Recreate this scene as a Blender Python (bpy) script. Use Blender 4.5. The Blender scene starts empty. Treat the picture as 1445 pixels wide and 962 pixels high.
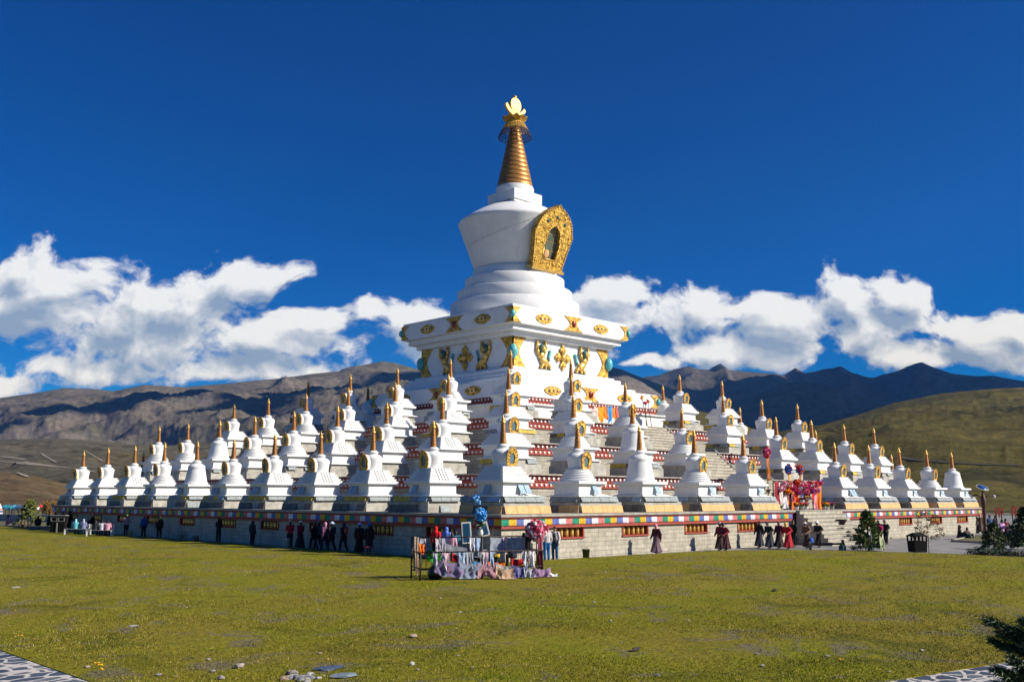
import bpy, bmesh, math, random
import numpy as np
from mathutils import Vector, Matrix, noise as mnoise
random.seed(7); rng = np.random.default_rng(11)
R = math.radians; PI = math.pi
scene = bpy.context.scene
COL = scene.collection
SUN = 4.6; SKYSTR = .10; SKYSAT = 2.25; SKYVAL = .68; SKYHUE = .517; SKYSAT0 = 1.15; EXPO = .5; HAZE = 3.3e-5
CL0, CL1, CL2 = (1.8,2.5,3.8), (3.5,4.0,5.0), (6.0,6.3,6.9)
CLOUDS = [(980,6300,3000,1500,1300,60),(1250,7600,3000,1900,1500,70),(1450,7000,3200,1500,1500,60),(1120,4300,2600,900,600,40),(70,4200,2800,650,330,30),(300,3900,2900,420,200,22),(540,5000,2800,520,420,24)]
BLOBS = [(40,425,140,72),(150,455,130,68),(30,385,70,36),(105,395,70,34),(340,400,95,46),(265,435,100,48),(392,388,44,24),(230,480,150,45),(450,455,65,32),(515,435,35,28),(400,485,120,30),(350,525,160,24),(130,520,130,26),(15,540,55,20),(585,460,75,45),(610,495,80,36),
 (860,410,60,34),(830,440,70,34),(930,450,80,44),(1005,430,48,34),(1075,440,60,32),(1110,460,120,46),(1200,435,60,40),(1275,425,50,34),(1230,470,110,44),(1050,495,150,34),(1370,470,80,38),(1435,460,55,42),(1310,500,120,28),(1410,510,70,24),(920,515,50,14),(1600,470,160,50),(-150,440,160,70)]

# ------------------------------------------------------------------ camera frame (world: stupa at the origin, walls along X and Y)
CAM = Vector((-62.596, -64.451, 3.027)); HEAD = R(45.985); FPX = 1382.63; TILT = .157; ROLL = .0025
FW = Vector((math.cos(HEAD), math.sin(HEAD), 0)); RT = Vector((math.sin(HEAD), -math.cos(HEAD), 0))
def ray(px, py):
    a, b = px-722.5, py-481; c, s = math.cos(ROLL), math.sin(ROLL)
    a, b = c*a+s*b, -s*a+c*b
    y, x = -b/FPX, a/FPX; ct, st = math.cos(TILT), math.sin(TILT)
    return FW*(ct-st*y) + RT*x + Vector((0, 0, st+ct*y))
def at(px, py, z=0.0):
    d = ray(px, py); return CAM + d*((z-CAM.z)/d.z)
def on(px, axis, val, py=760, z=0.0):
    d = ray(px, py); p = CAM + d*((val-CAM[axis])/d[axis]); p.z = z; return p
cam = bpy.data.cameras.new('camera'); camo = bpy.data.objects.new('camera', cam); COL.objects.link(camo)
cam.sensor_width = 36; cam.lens = FPX/1445*36; cam.clip_start = .1; cam.clip_end = 60000
camo.matrix_world = Matrix.Translation(CAM) @ Matrix.Rotation(HEAD-PI/2, 4, 'Z') @ Matrix.Rotation(PI/2+TILT, 4, 'X') @ Matrix.Rotation(ROLL, 4, 'Z')
scene.camera = camo

# ------------------------------------------------------------------ materials
MATS = {}
def nodes_of(m):
    m.use_nodes = True; nt = m.node_tree; return nt, nt.nodes['Principled BSDF']
def ramp(nt, fac, stops):
    n = nt.nodes.new('ShaderNodeValToRGB'); nt.links.new(fac, n.inputs[0]); e = n.color_ramp.elements
    while len(e) < len(stops): e.new(.5)
    for k, (p, c) in enumerate(stops): e[k].position = p; e[k].color = (*c, 1)
    return n.outputs[0]
def noise(nt, vec, scale, detail=4, rough=.55, dist=0):
    n = nt.nodes.new('ShaderNodeTexNoise'); n.inputs['Scale'].default_value = scale; n.inputs['Detail'].default_value = detail
    n.inputs['Roughness'].default_value = rough; n.inputs['Distortion'].default_value = dist; nt.links.new(vec, n.inputs['Vector']); return n.outputs[0]
def mix(nt, fac, a, b, mode='MIX'):
    n = nt.nodes.new('ShaderNodeMix'); n.data_type = 'RGBA'; n.blend_type = mode
    for s, v in ((n.inputs[0], fac), (n.inputs[6], a), (n.inputs[7], b)):
        if isinstance(v, (int, float)): s.default_value = v
        elif isinstance(v, tuple): s.default_value = (*v, 1)
        else: nt.links.new(v, s)
    return n.outputs[2]
def math_(nt, op, a, b=None, clamp=False):
    n = nt.nodes.new('ShaderNodeMath'); n.operation = op; n.use_clamp = clamp
    for k, v in enumerate((a, b)):
        if v is None: continue
        if isinstance(v, (int, float)): n.inputs[k].default_value = v
        else: nt.links.new(v, n.inputs[k])
    return n.outputs[0]
def vec_of(nt, kind='Object'):
    t = nt.nodes.new('ShaderNodeTexCoord'); o = t.outputs[kind]
    if kind == 'Object':
        oi = nt.nodes.new('ShaderNodeObjectInfo'); v = nt.nodes.new('ShaderNodeVectorMath'); v.operation = 'MULTIPLY_ADD'
        cmb = nt.nodes.new('ShaderNodeCombineXYZ')
        for k in range(3): nt.links.new(oi.outputs['Random'], cmb.inputs[k])
        nt.links.new(cmb.outputs[0], v.inputs[0]); v.inputs[1].default_value = (37, 53, 71); nt.links.new(o, v.inputs[2]); return v.outputs[0]
    return o
def pos_of(nt):
    return nt.nodes.new('ShaderNodeNewGeometry').outputs['Position']
def bump(nt, b, h, strength=.3, dist=.02):
    n = nt.nodes.new('ShaderNodeBump'); n.inputs['Strength'].default_value = strength; n.inputs['Distance'].default_value = dist
    nt.links.new(h, n.inputs['Height']); nt.links.new(n.outputs[0], b.inputs['Normal'])
def M(name, col, rough=.75, metal=0.0, var=.18, scale=4.0, bmp=0.0, bscale=30, bdist=.01, sheen=0, spec=None):
    if name in MATS: return MATS[name]
    m = bpy.data.materials.new(name); nt, b = nodes_of(m); v = vec_of(nt)
    if var:
        f = noise(nt, v, scale, 5)
        lo = tuple(max(0, c*(1-var)) for c in col); hi = tuple(min(1, c*(1+var)) for c in col)
        nt.links.new(ramp(nt, f, [(.3, lo), (.7, hi)]), b.inputs['Base Color'])
    else: b.inputs['Base Color'].default_value = (*col, 1)
    b.inputs['Roughness'].default_value = rough; b.inputs['Metallic'].default_value = metal
    if spec is not None: b.inputs['Specular IOR Level'].default_value = spec
    if bmp: bump(nt, b, noise(nt, v, bscale, 4), bmp, bdist)
    MATS[name] = m; return m
def srgb(r, g, b):
    f = lambda c: (c/255/12.92) if c/255 <= .04045 else ((c/255+.055)/1.055)**2.4
    return (f(r), f(g), f(b))
def cloth_mat(rgb, rough=.85):
    return M('cloth_%02x%02x%02x' % rgb, srgb(*rgb), rough, 0, .22, 9, .3, 40, .01)

def white_paint():
    m = bpy.data.materials.new('white_paint'); nt, b = nodes_of(m); v = vec_of(nt)
    mp = nt.nodes.new('ShaderNodeMapping'); mp.inputs['Scale'].default_value = (3.2, 3.2, .5); nt.links.new(v, mp.inputs[0])
    st = ramp(nt, noise(nt, mp.outputs[0], 1.6, 6, .65), [(.60, (0, 0, 0)), (.78, (1, 1, 1))])
    f = noise(nt, v, 1.1, 5)
    c = ramp(nt, f, [(.3, (.73, .735, .73)), (.7, (.82, .82, .80))])
    c = mix(nt, math_(nt, 'MULTIPLY', st, .4), c, (.42, .42, .41))
    nt.links.new(c, b.inputs['Base Color']); b.inputs['Roughness'].default_value = .8
    p = pos_of(nt); mp2 = nt.nodes.new('ShaderNodeMapping'); mp2.inputs['Scale'].default_value = (1.1, 1.1, .16); nt.links.new(p, mp2.inputs[0])
    s2 = ramp(nt, noise(nt, mp2.outputs[0], 1.3, 7, .72), [(.56, (0, 0, 0)), (.72, (1, 1, 1))])
    c = mix(nt, math_(nt, 'MULTIPLY', s2, .42), c, (.45, .44, .41))
    sp = ramp(nt, noise(nt, p, 2.6, 8, .75), [(.64, (0, 0, 0)), (.70, (1, 1, 1))]); c = mix(nt, math_(nt, 'MULTIPLY', sp, .3), c, (.36, .35, .33))
    nt.links.new(c, b.inputs['Base Color'])
    bump(nt, b, math_(nt, 'ADD', noise(nt, v, 9, 5), noise(nt, p, 1.2, 4)), .3, .015); MATS['white'] = m; return m
WHITE = white_paint()
def stone_blocks(name, c1, c2, mortar, bw=.55, bh=.24):
    m = bpy.data.materials.new(name); nt, b = nodes_of(m); p = pos_of(nt)
    s = nt.nodes.new('ShaderNodeSeparateXYZ'); nt.links.new(p, s.inputs[0])
    c = nt.nodes.new('ShaderNodeCombineXYZ'); nt.links.new(math_(nt, 'ADD', s.outputs[0], s.outputs[1]), c.inputs[0]); nt.links.new(s.outputs[2], c.inputs[1])
    nz = noise(nt, p, 1.7, 3); wob = nt.nodes.new('ShaderNodeVectorMath'); wob.operation = 'MULTIPLY_ADD'; nt.links.new(c.outputs[0], wob.inputs[2])
    cc = nt.nodes.new('ShaderNodeCombineXYZ'); nt.links.new(nz, cc.inputs[0]); nt.links.new(nz, cc.inputs[1]); nt.links.new(cc.outputs[0], wob.inputs[0]); wob.inputs[1].default_value = (.22, .07, 0)
    br = nt.nodes.new('ShaderNodeTexBrick'); nt.links.new(wob.outputs[0], br.inputs['Vector']); br.inputs['Scale'].default_value = 1
    br.inputs['Brick Width'].default_value = bw; br.inputs['Row Height'].default_value = bh; br.inputs['Mortar Size'].default_value = .012; br.inputs['Mortar Smooth'].default_value = .3
    br.inputs['Color1'].default_value = (*c1, 1); br.inputs['Color2'].default_value = (*c2, 1); br.inputs['Mortar'].default_value = (*mortar, 1); br.inputs['Bias'].default_value = .1
    f = noise(nt, p, 2.3, 7, .65)
    col = mix(nt, .75, br.outputs['Color'], ramp(nt, f, [(.25, (.55, .55, .55)), (.72, (1.25, 1.22, 1.15))]), 'MULTIPLY')
    mpw = nt.nodes.new('ShaderNodeMapping'); mpw.inputs['Scale'].default_value = (.9, .9, .3); nt.links.new(p, mpw.inputs[0]); col = mix(nt, math_(nt, 'MULTIPLY', ramp(nt, noise(nt, mpw.outputs[0], 1.2, 7, .7), [(.5, (0,0,0)), (.68, (1,1,1))]), .5), col, (.20,.185,.16))
    nt.links.new(col, b.inputs['Base Color']); b.inputs['Roughness'].default_value = .9
    h = math_(nt, 'ADD', math_(nt, 'MULTIPLY', br.outputs['Fac'], -1.0), math_(nt, 'MULTIPLY', noise(nt, p, 14, 5), .5))
    bump(nt, b, h, .6, .02); MATS[name] = m; return m
STONE = stone_blocks('stone_blocks', (.52, .475, .385), (.43, .40, .325), (.25, .23, .19))
STONE2 = stone_blocks('terrace_stone', (.45, .425, .36), (.37, .35, .30), (.20, .19, .16), .5, .22)
CONC = M('concrete', (.40, .385, .34), .9, 0, .28, 2.2, .4, 18, .015)
COPE = M('coping', (.36, .335, .29), .9, 0, .25, 3, .3, 20, .01)
RED = M('frieze_red', (.33, .055, .035), .75, 0, .2, 5)
REDD = M('frieze_dark_red', (.23, .032, .022), .8, 0, .2, 5)
RED_LIT = M('frieze_red_sunlit', (.40, .085, .06), .75, 0, .15, 5)  # lighter copy of the frieze red, with the sunlight put into the colour
DOT = M('frieze_white', (.8, .78, .74), .7, 0, .08, 8)
GOLD = M('gold', (.74, .43, .07), .40, .5, .45, 3.5, 1.0, 7, .12)
def paint_recess_shade(m):  # paints brown shade of carved recesses into the gold colour, adds no relief
    nt = m.node_tree; b = nt.nodes['Principled BSDF']; p = pos_of(nt); vo = nt.nodes.new('ShaderNodeTexVoronoi'); vo.feature = 'SMOOTH_F1'; vo.inputs['Scale'].default_value = 3.6; nt.links.new(p, vo.inputs['Vector'])
    f = ramp(nt, math_(nt, 'ADD', vo.outputs['Distance'], math_(nt, 'MULTIPLY', noise(nt, p, 9, 4), .35)), [(.45, (1,1,1)), (.75, (.62,.55,.48))]); old = b.inputs['Base Color'].links[0].from_socket
    nt.links.new(mix(nt, 1.0, old, f, 'MULTIPLY'), b.inputs['Base Color'])
paint_recess_shade(GOLD)
GOLD2 = M('gold_smooth', (.74, .46, .12), .42, .6, .25, 4, .3, 9, .03)
COPPER = M('spire_copper', (.47, .225, .062), .45, .55, .3, 6, .2, 20, .01)
COPPERD = M('spire_groove', (.20, .07, .03), .6, .3, .2, 6)
TURQ = M('turquoise', (.10, .42, .44), .35, 0, .25, 6)
TEAL = M('teal_mane', (.04, .12, .11), .5, 0, .4, 5)
REDGEM = M('red_gem', (.25, .03, .02), .3, 0, .2, 5)
GLASS = M('green_glass', (.11, .15, .125), .12, 0, .3, 1.2)
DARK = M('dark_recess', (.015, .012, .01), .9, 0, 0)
WOOD = M('dark_wood', (.09, .045, .025), .8, 0, .3, 6, .3, 25, .01)
IRON = M('brown_iron', (.035, .022, .018), .6, .3, .3, 9)
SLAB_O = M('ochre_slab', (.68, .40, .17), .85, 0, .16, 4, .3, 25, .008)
def carved(name, base, ink):
    m = bpy.data.materials.new(name); nt, b = nodes_of(m); v = vec_of(nt)
    n1 = noise(nt, v, 9, 5, .6, 1.5); c = ramp(nt, n1, [(.42, base), (.55, ink), (.64, base)])
    c = mix(nt, .5, c, ramp(nt, noise(nt, v, 2, 4), [(.3, (.7, .7, .72)), (.7, (1.15, 1.15, 1.12))]), 'MULTIPLY')
    nt.links.new(c, b.inputs['Base Color']); b.inputs['Roughness'].default_value = .7; bump(nt, b, n1, .4, .01); MATS[name] = m; return m
SLAB_G = carved('carved_grey_slab', (.36, .40, .40), (.17, .20, .22))
SLAB_B = carved('carved_blue_slab', (.45, .58, .68), (.20, .33, .48))
SLAB_Y = M('yellow_slab', (.55, .40, .06), .8, 0, .3, 4)
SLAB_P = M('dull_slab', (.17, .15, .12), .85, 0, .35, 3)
SKIN = M('skin', (.36, .19, .12), .6, 0, .1, 8)
HAIR = M('black_hair', (.012, .010, .010), .5, 0, .2, 30)
LEAF = M('leaf_green', (.055, .10, .022), .7, 0, .45, 7)
LEAFY = M('leaf_yellow_green', (.13, .13, .025), .7, 0, .4, 7)
LEAFD = M('leaf_dark_green', (.022, .045, .014), .7, 0, .45, 7)
LEAFO = M('leaf_orange', (.22, .085, .02), .7, 0, .4, 7)
BARK = M('bark', (.07, .05, .035), .9, 0, .3, 10, .5, 30, .01)

# ------------------------------------------------------------------ mesh builder
class MB:
    def __init__(s): s.v = []; s.f = []; s.m = []; s.sm = []; s.mats = []
    def mi(s, mat):
        if mat not in s.mats: s.mats.append(mat)
        return s.mats.index(mat)
    def add(s, vs, fs, mat, smooth=False, tf=None):
        o = len(s.v); k = s.mi(mat)
        if tf is not None: vs = [tuple(tf @ Vector(p)) for p in vs]
        s.v += [tuple(p) for p in vs]
        for f in fs: s.f.append([o+i for i in f]); s.m.append(k); s.sm.append(smooth)
        return s
    def box(s, x0, x1, y0, y1, z0, z1, mat, tf=None):
        vs = [(x0,y0,z0),(x1,y0,z0),(x1,y1,z0),(x0,y1,z0),(x0,y0,z1),(x1,y0,z1),(x1,y1,z1),(x0,y1,z1)]
        return s.add(vs, [(3,2,1,0),(4,5,6,7),(0,1,5,4),(1,2,6,5),(2,3,7,6),(3,0,4,7)], mat, False, tf)
    def frus(s, h0, h1, z0, z1, mat, cx=0, cy=0, tf=None):
        vs = [(cx+a*h, cy+b*h, z) for h, z in ((h0,z0),(h1,z1)) for a, b in ((-1,-1),(1,-1),(1,1),(-1,1))]
        return s.add(vs, [(3,2,1,0),(4,5,6,7),(0,1,5,4),(1,2,6,5),(2,3,7,6),(3,0,4,7)], mat, False, tf)
    def lathe(s, prof, mat, seg=32, c=(0,0,0), smooth=True, tf=None, caps=True, mats=None):
        vs = [(c[0]+r*math.cos(2*PI*k/seg), c[1]+r*math.sin(2*PI*k/seg), c[2]+z) for r, z in prof for k in range(seg)]
        for i in range(len(prof)-1):
            fs = [(i*seg+k, i*seg+(k+1)%seg, (i+1)*seg+(k+1)%seg, (i+1)*seg+k) for k in range(seg)]
            sub = [vs[j] for f in fs for j in f]
            s._raw(sub, [(4*q,4*q+1,4*q+2,4*q+3) for q in range(seg)], (mats[i] if mats else mat), smooth, tf)
        if caps:
            if prof[0][0] > 1e-4: s.add(vs[:seg], [tuple(range(seg-1,-1,-1))], mats[0] if mats else mat, False, tf)
            if prof[-1][0] > 1e-4: s.add(vs[-seg:], [tuple(range(seg))], mats[-1] if mats else mat, False, tf)
        return s
    def _raw(s, vs, fs, mat, smooth, tf): s.add(vs, fs, mat, smooth, tf)
    def tube(s, p, q, r0, r1, mat, seg=8, tf=None):
        p, q = Vector(p), Vector(q); d = (q-p)
        if d.length < 1e-6: return s
        a = d.normalized().orthogonal().normalized(); b = d.normalized().cross(a)
        vs = [tuple(c + (a*math.cos(2*PI*k/seg)+b*math.sin(2*PI*k/seg))*r) for c, r in ((p,r0),(q,r1)) for k in range(seg)]
        fs = [(k,(k+1)%seg,seg+(k+1)%seg,seg+k) for k in range(seg)]
        s.add(vs, fs, mat, True, tf); s.add(vs[:seg], [tuple(range(seg-1,-1,-1))], mat, False, tf); s.add(vs[seg:], [tuple(range(seg))], mat, False, tf); return s
    def ell(s, c, r, mat, seg=12, rings=8, tf=None, rot=None):
        vs = []; fs = []
        for i in range(rings+1):
            t = PI*i/rings
            for k in range(seg):
                p = Vector((r[0]*math.sin(t)*math.cos(2*PI*k/seg), r[1]*math.sin(t)*math.sin(2*PI*k/seg), -r[2]*math.cos(t)))
                if rot is not None: p = rot @ p
                vs.append(tuple(Vector(c)+p))
        for i in range(rings):
            for k in range(seg): fs.append((i*seg+k, i*seg+(k+1)%seg, (i+1)*seg+(k+1)%seg, (i+1)*seg+k))
        return s.add(vs, fs, mat, True, tf)
    def prism(s, out, y0, y1, mat, tf=None, smooth=False):
        # outline in (x,z), counter-clockwise seen from -y; extruded from y0 (front) to y1 (back)
        n = len(out); vs = [(x,y0,z) for x, z in out]+[(x,y1,z) for x, z in out]
        fs = [tuple(range(n)), tuple(range(2*n-1,n-1,-1))]+[(k,n+k,n+(k+1)%n,(k+1)%n) for k in range(n)]
        return s.add(vs, fs, mat, smooth, tf)
    def ringprism(s, out, inn, y0, y1, mat, tf=None):
        n = len(out); vs = [(x,y0,z) for x, z in out]+[(x,y0,z) for x, z in inn]+[(x,y1,z) for x, z in out]+[(x,y1,z) for x, z in inn]
        fs = []
        for k in range(n):
            j = (k+1)%n; fs += [(k,j,n+j,n+k),(2*n+k,3*n+k,3*n+j,2*n+j),(k,2*n+k,2*n+j,j),(n+k,n+j,3*n+j,3*n+k)]
        return s.add(vs, fs, mat, False, tf)
    def mesh(s, name):
        me = bpy.data.meshes.new(name); me.from_pydata(s.v, [], s.f)
        for m in s.mats: me.materials.append(m)
        me.polygons.foreach_set('material_index', s.m); me.polygons.foreach_set('use_smooth', s.sm)
        bm = bmesh.new(); bm.from_mesh(me); bmesh.ops.remove_doubles(bm, verts=bm.verts, dist=1e-5); bmesh.ops.recalc_face_normals(bm, faces=bm.faces); bm.to_mesh(me); bm.free()
        me.update(); return me
    def build(s, name, parent=None, loc=None, bev=0):
        return link(name, s.mesh(name), parent, loc, bev)
def link(name, me, parent=None, loc=None, bev=0):
    o = bpy.data.objects.new(name, me); COL.objects.link(o)
    if parent is not None: o.parent = parent
    if loc is not None: o.location = loc
    if bev:
        b = o.modifiers.new('bevel', 'BEVEL'); b.width = bev; b.segments = 2; b.limit_method = 'ANGLE'; b.angle_limit = R(40)
    return o
def tag(o, label=None, cat=None, group=None, kind=None):
    for k, v in (('label', label), ('category', cat), ('group', group), ('kind', kind)):
        if v: o[k] = v
    return o
def thing(name, label, cat, loc=(0,0,0), rz=0, group=None):
    o = bpy.data.objects.new(name, None); COL.objects.link(o); o.location = loc; o.rotation_euler = (0,0,rz); o.empty_display_size = .3
    return tag(o, label, cat, group)
def children(o): return CH.get(o, [])
CH = {}
def copy_tree(o, parent=None):
    c = o.copy(); COL.objects.link(c)
    if parent is not None: c.parent = parent
    for ch in [x for x in list(o.children)]: copy_tree(ch, c)
    return c
ORD = ['corner','second','third','fourth','fifth','sixth','seventh','eighth','ninth','tenth','eleventh']
# ------------------------------------------------------------------ the terraced base
DECKZ = [2.15, 4.30, 6.45, 8.60, 10.75]
DECKH = [29.87, 25.03, 20.20, 15.40, 10.60]      # half size of each deck edge
base = thing('terraced_base', 'broad square stone base of four terraces with red friezes under the white stupas', 'terrace')
def ring_box(mb, h, d, z0, z1, mat):               # square ring: outer half h, thickness d
    mb.box(-h, h, -h, -h+d, z0, z1, mat); mb.box(-h, h, h-d, h, z0, z1, mat); mb.box(-h, -h+d, -h+d, h-d, z0, z1, mat); mb.box(h-d, h, -h+d, h-d, z0, z1, mat)
NICHE_R = [-24.8, -19.4, -13.7, -8.2, 8.0, 14.3, 20.0, 25.4]; NICHE_L = [25.2, 19.9, 14.4, 9.0, 3.3, -2.6, -8.1, -13.9, -19.9, -25.0]
NW, NZ0, NZ1 = 1.15, .88, 1.44
# lowest wall with openings for the prayer wheels on the two sides that face the camera
wall = MB(); h = 29.58
def niche_wall(mb, cs, side):
    tf = Matrix.Identity(4) if side == 'r' else Matrix(((0,1,0,0),(1,0,0,0),(0,0,1,0),(0,0,0,1)))
    e = sorted(cs); d = .6
    lo = -h if side == 'r' else -h+d
    mb.box(lo, h, -h, -h+d, -.3, NZ0, STONE, tf); mb.box(lo, h, -h, -h+d, NZ1, 2.03, STONE, tf)
    xs = [lo]+[v for c in e for v in (c-NW, c+NW)]+[h]
    for k in range(0, len(xs), 2): mb.box(xs[k], xs[k+1], -h, -h+d, NZ0, NZ1, STONE, tf)
niche_wall(wall, NICHE_R, 'r'); niche_wall(wall, NICHE_L, 'l')
wall.box(-h+.6, h, h-.6, h, -.3, 2.03, STONE); wall.box(h-.6, h, -h+.6, h-.6, -.3, 2.03, STONE)
wall.build('stone_wall', base)
mb = MB()
ring_box(mb, 29.87, 6.0, 2.03, 2.15, COPE); mb.build('deck_slab', base)
mb = MB(); ring_box(mb, 29.80, .5, 1.94, 2.027, REDD); ring_box(mb, 29.72, .3, 1.46, 1.64, RED); ring_box(mb, 29.66, .1, 1.64, 1.94, RED_LIT)
mb.build('red_eaves_band', base)
# pleated valance of five colours on the two visible sides and the far ones
VC = [M('valance_green', (.012, .26, .17), .8, 0, .2, 5), M('valance_yellow', (.75, .43, .02), .8, 0, .15, 5), M('valance_blue', (.12, .16, .42), .8, 0, .2, 5), M('valance_white', (.72, .72, .74), .8, 0, .12, 5), M('valance_pink', (.62, .19, .18), .8, 0, .2, 5)]
def valance(side):
    mb = MB(); n = int(2*29.74/.5); xs = np.linspace(-29.74, 29.74, n+1)
    tf = Matrix.Identity(4) if side == 'r' else Matrix(((0,1,0,0),(1,0,0,0),(0,0,1,0),(0,0,0,1)))
    for k in range(n):
        if side == 'r' and -3.0 < (xs[k]+xs[k+1])/2 < 3.3: continue
        a, b = xs[k], xs[k+1]; m = VC[(k if side == 'r' else k+1) % 5]; vs = []; fs = []; q = 10; drop = 1.63+rng.uniform(-.015, .015)
        for i in range(q+1):
            x = a+(b-a)*i/q; am = .022 if i % 2 else 0
            am *= rng.uniform(.5, 1.3)
            vs += [(x, -29.745, 2.0), (x, -29.745-am*.6, 1.85), (x, -29.75-am*1.3, drop+rng.uniform(-.01, .01))]
        for i in range(q):
            for j in range(2): fs.append((3*i+j, 3*i+3+j, 3*i+4+j, 3*i+1+j))
        mb.add(vs, fs, m, False, tf)
    return mb.build('valance', base)
valance('r'); valance('l')
wheel = MB(); wheel.lathe([(.03,.0),(.10,.0),(.125,.04),(.125,.40),(.10,.44),(.03,.44)], GOLD2, 14)
wheel.lathe([(.02,-.06),(.02,.5)], WOOD, 6); wheel.lathe([(.131,.1),(.131,.13)], COPPER, 14); wheel.lathe([(.131,.3),(.131,.33)], COPPER, 14)
wheel_me = wheel.mesh('prayer_wheel')
def niche(c, side):
    tf = Matrix.Identity(4) if side == 'r' else Matrix(((0,1,0,0),(1,0,0,0),(0,0,1,0),(0,0,0,1)))
    mb = MB(); y0 = -h+.015; a, b = c-NW, c+NW
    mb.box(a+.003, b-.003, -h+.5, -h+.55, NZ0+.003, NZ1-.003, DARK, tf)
    mb.box(a+.003, a+.09, y0-.05, -h+.498, NZ0+.083, NZ1-.003, RED, tf); mb.box(b-.09, b-.003, y0-.05, -h+.498, NZ0+.083, NZ1-.003, RED, tf)
    mb.box(a+.003, b-.003, y0-.09, -h+.498, NZ0+.003, NZ0+.08, RED, tf)
    f = mb.build('prayer_niche', base)
    for k in range(5):
        o = link('prayer_wheel', wheel_me, f); p = Vector((c-.82+.41*k, -h+.2, NZ0+.085)); o.location = tf @ p
for c in NICHE_R: niche(c, 'r')
for c in NICHE_L: niche(c, 'l')
# upper terraces: stone wall, red frieze with white beam ends, coping, deck
def frieze(mb, hw, z0, z1, sides=('r','l'), skip=None):
    dz = z1-z0
    ring_box(mb, hw+.10, .3, z0, z0+.08, RED); ring_box(mb, hw+.03, .25, z0+.08, z0+dz*.48, RED_LIT)
    ring_box(mb, hw+.10, .3, z0+dz*.48, z0+dz*.56, RED); ring_box(mb, hw+.05, .25, z0+dz*.56, z1, REDD)
    for side in sides:
        tf = Matrix.Identity(4) if side == 'r' else Matrix(((0,1,0,0),(1,0,0,0),(0,0,1,0),(0,0,0,1)))
        n = int(2*hw/.40)
        for k in range(n):
            x = -hw+.2+k*(2*hw-.4)/(n-1)
            mb.box(x-.07, x+.07, -hw-.12, -hw-.03, z0+dz*.66, z0+dz*.66+.13, DOT, tf)
            x += .2
            if k < n-1: mb.box(x-.07, x+.07, -hw-.10, -hw-.01, z0+.115, z0+.245, DOT, tf)
for k in range(1, 4):
    hw = DECKH[k]-.22; z0, z1 = DECKZ[k-1], DECKZ[k]
    mb = MB(); ring_box(mb, hw, .6, z0, z1-.80, STONE2); mb.build('stone_wall', base)
    mb = MB(); frieze(mb, hw, z1-.80, z1-.08); mb.build('red_frieze', base)
    mb = MB(); ring_box(mb, DECKH[k], 6.0, z1-.08, z1, COPE); mb.build('deck_slab', base)
# flights of stairs up the middle of the sunlit side
def flight(ytop, zt, zb, x0, x1, run, n, rail=True):
    mb = MB(); dz = (zt-zb)/n; dy = run/n
    for k in range(n):
        mb.box(x0, x1, ytop-dy*(k+1)+.03, ytop-dy*k+.028, zb, zt-dz*k-.045, STONE); mb.box(x0-.02, x1+.02, ytop-dy*(k+1)-.012, ytop-dy*k+.02, zt-dz*k-.044, zt-dz*k, COPE)
    s = mb.build('stair_flight', base)
    if rail:
        for x in (x1+.12,):
            r = MB()
            r.add([(x-.05, ytop-run, zb+.22), (x+.05, ytop-run, zb+.22), (x+.05, ytop, zt+.22), (x-.05, ytop, zt+.22), (x-.05, ytop-run, zb+.12), (x+.05, ytop-run, zb+.12), (x+.05, ytop, zt+.12), (x-.05, ytop, zt+.12)],
                  [(0,1,2,3),(7,6,5,4),(0,4,5,1),(1,5,6,2),(2,6,7,3),(3,7,4,0)], CONC)
            r.build('stair_rail', s)
flight(-29.875, 2.15, -.12, -2.7, 3.1, 2.5, 9, False)
for k in (1, 2, 3): flight(-(DECKH[k]-.21), DECKZ[k]-.004, DECKZ[k-1], -2.2, 2.4, 2.6, 9)

# ------------------------------------------------------------------ the great stupa
gs = thing('great_stupa', 'huge white stupa with inverted dome, gilded niche and tall ringed golden spire', 'stupa', (0,0,8.6))
def gz(mb): # shift to local
    mb.v = [(x, y, z-8.6) for x, y, z in mb.v]; return mb
mb = MB(); hw = 10.60-.22
ring_box(mb, hw, .6, 8.6, 10.20, WHITE); gz(mb).build('plinth_wall', gs)
mb = MB(); frieze(mb, 9.12, 10.205, 10.92); mb.box(-10.6, 10.6, -10.6, 10.6, 10.1, 10.2, WHITE); gz(mb).build('red_frieze', gs)
mb = MB(); mb.box(-9.25, 9.25, -9.25, 9.25, 10.9, 12.2, WHITE)
gz(mb).build('lower_fascia', gs, bev=.04)
mb = MB()
for hh, a, b in ((7.86, 12.2, 12.65), (7.23, 12.65, 13.1), (6.92, 13.1, 13.5), (6.5, 13.5, 13.72)): mb.box(-hh, hh, -hh, hh, a, b, WHITE)
gz(mb).build('plinth_steps', gs, bev=.03)
mb = MB(); mb.box(-6.02, 6.02, -6.02, 6.02, 13.72, 16.35, WHITE); gz(mb).build('throne_wall', gs, bev=.03)
mb = MB()
for hh, a, b in ((6.45, 16.35, 16.75), (6.98, 16.75, 17.2), (7.38, 17.2, 18.6), (7.34, 18.6, 18.78), (6.4, 18.78, 19.0)): mb.box(-hh, hh, -hh, hh, a, b, WHITE)
gz(mb).build('cornice', gs, bev=.04)
mb = MB(); mb.lathe([(5.95,19.0),(5.99,19.04),(5.99,20.44),(5.93,20.5),(5.3,20.52),(5.34,20.56),(5.34,21.64),(5.28,21.7),(4.6,21.72),(4.64,21.76),(4.64,22.84),(4.58,22.9),(3.9,22.92),(3.92,22.96),(3.92,23.7),(3.86,23.75),(3.4,23.76)], WHITE, 96)
o = gz(mb).build('round_steps', gs); 
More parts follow.
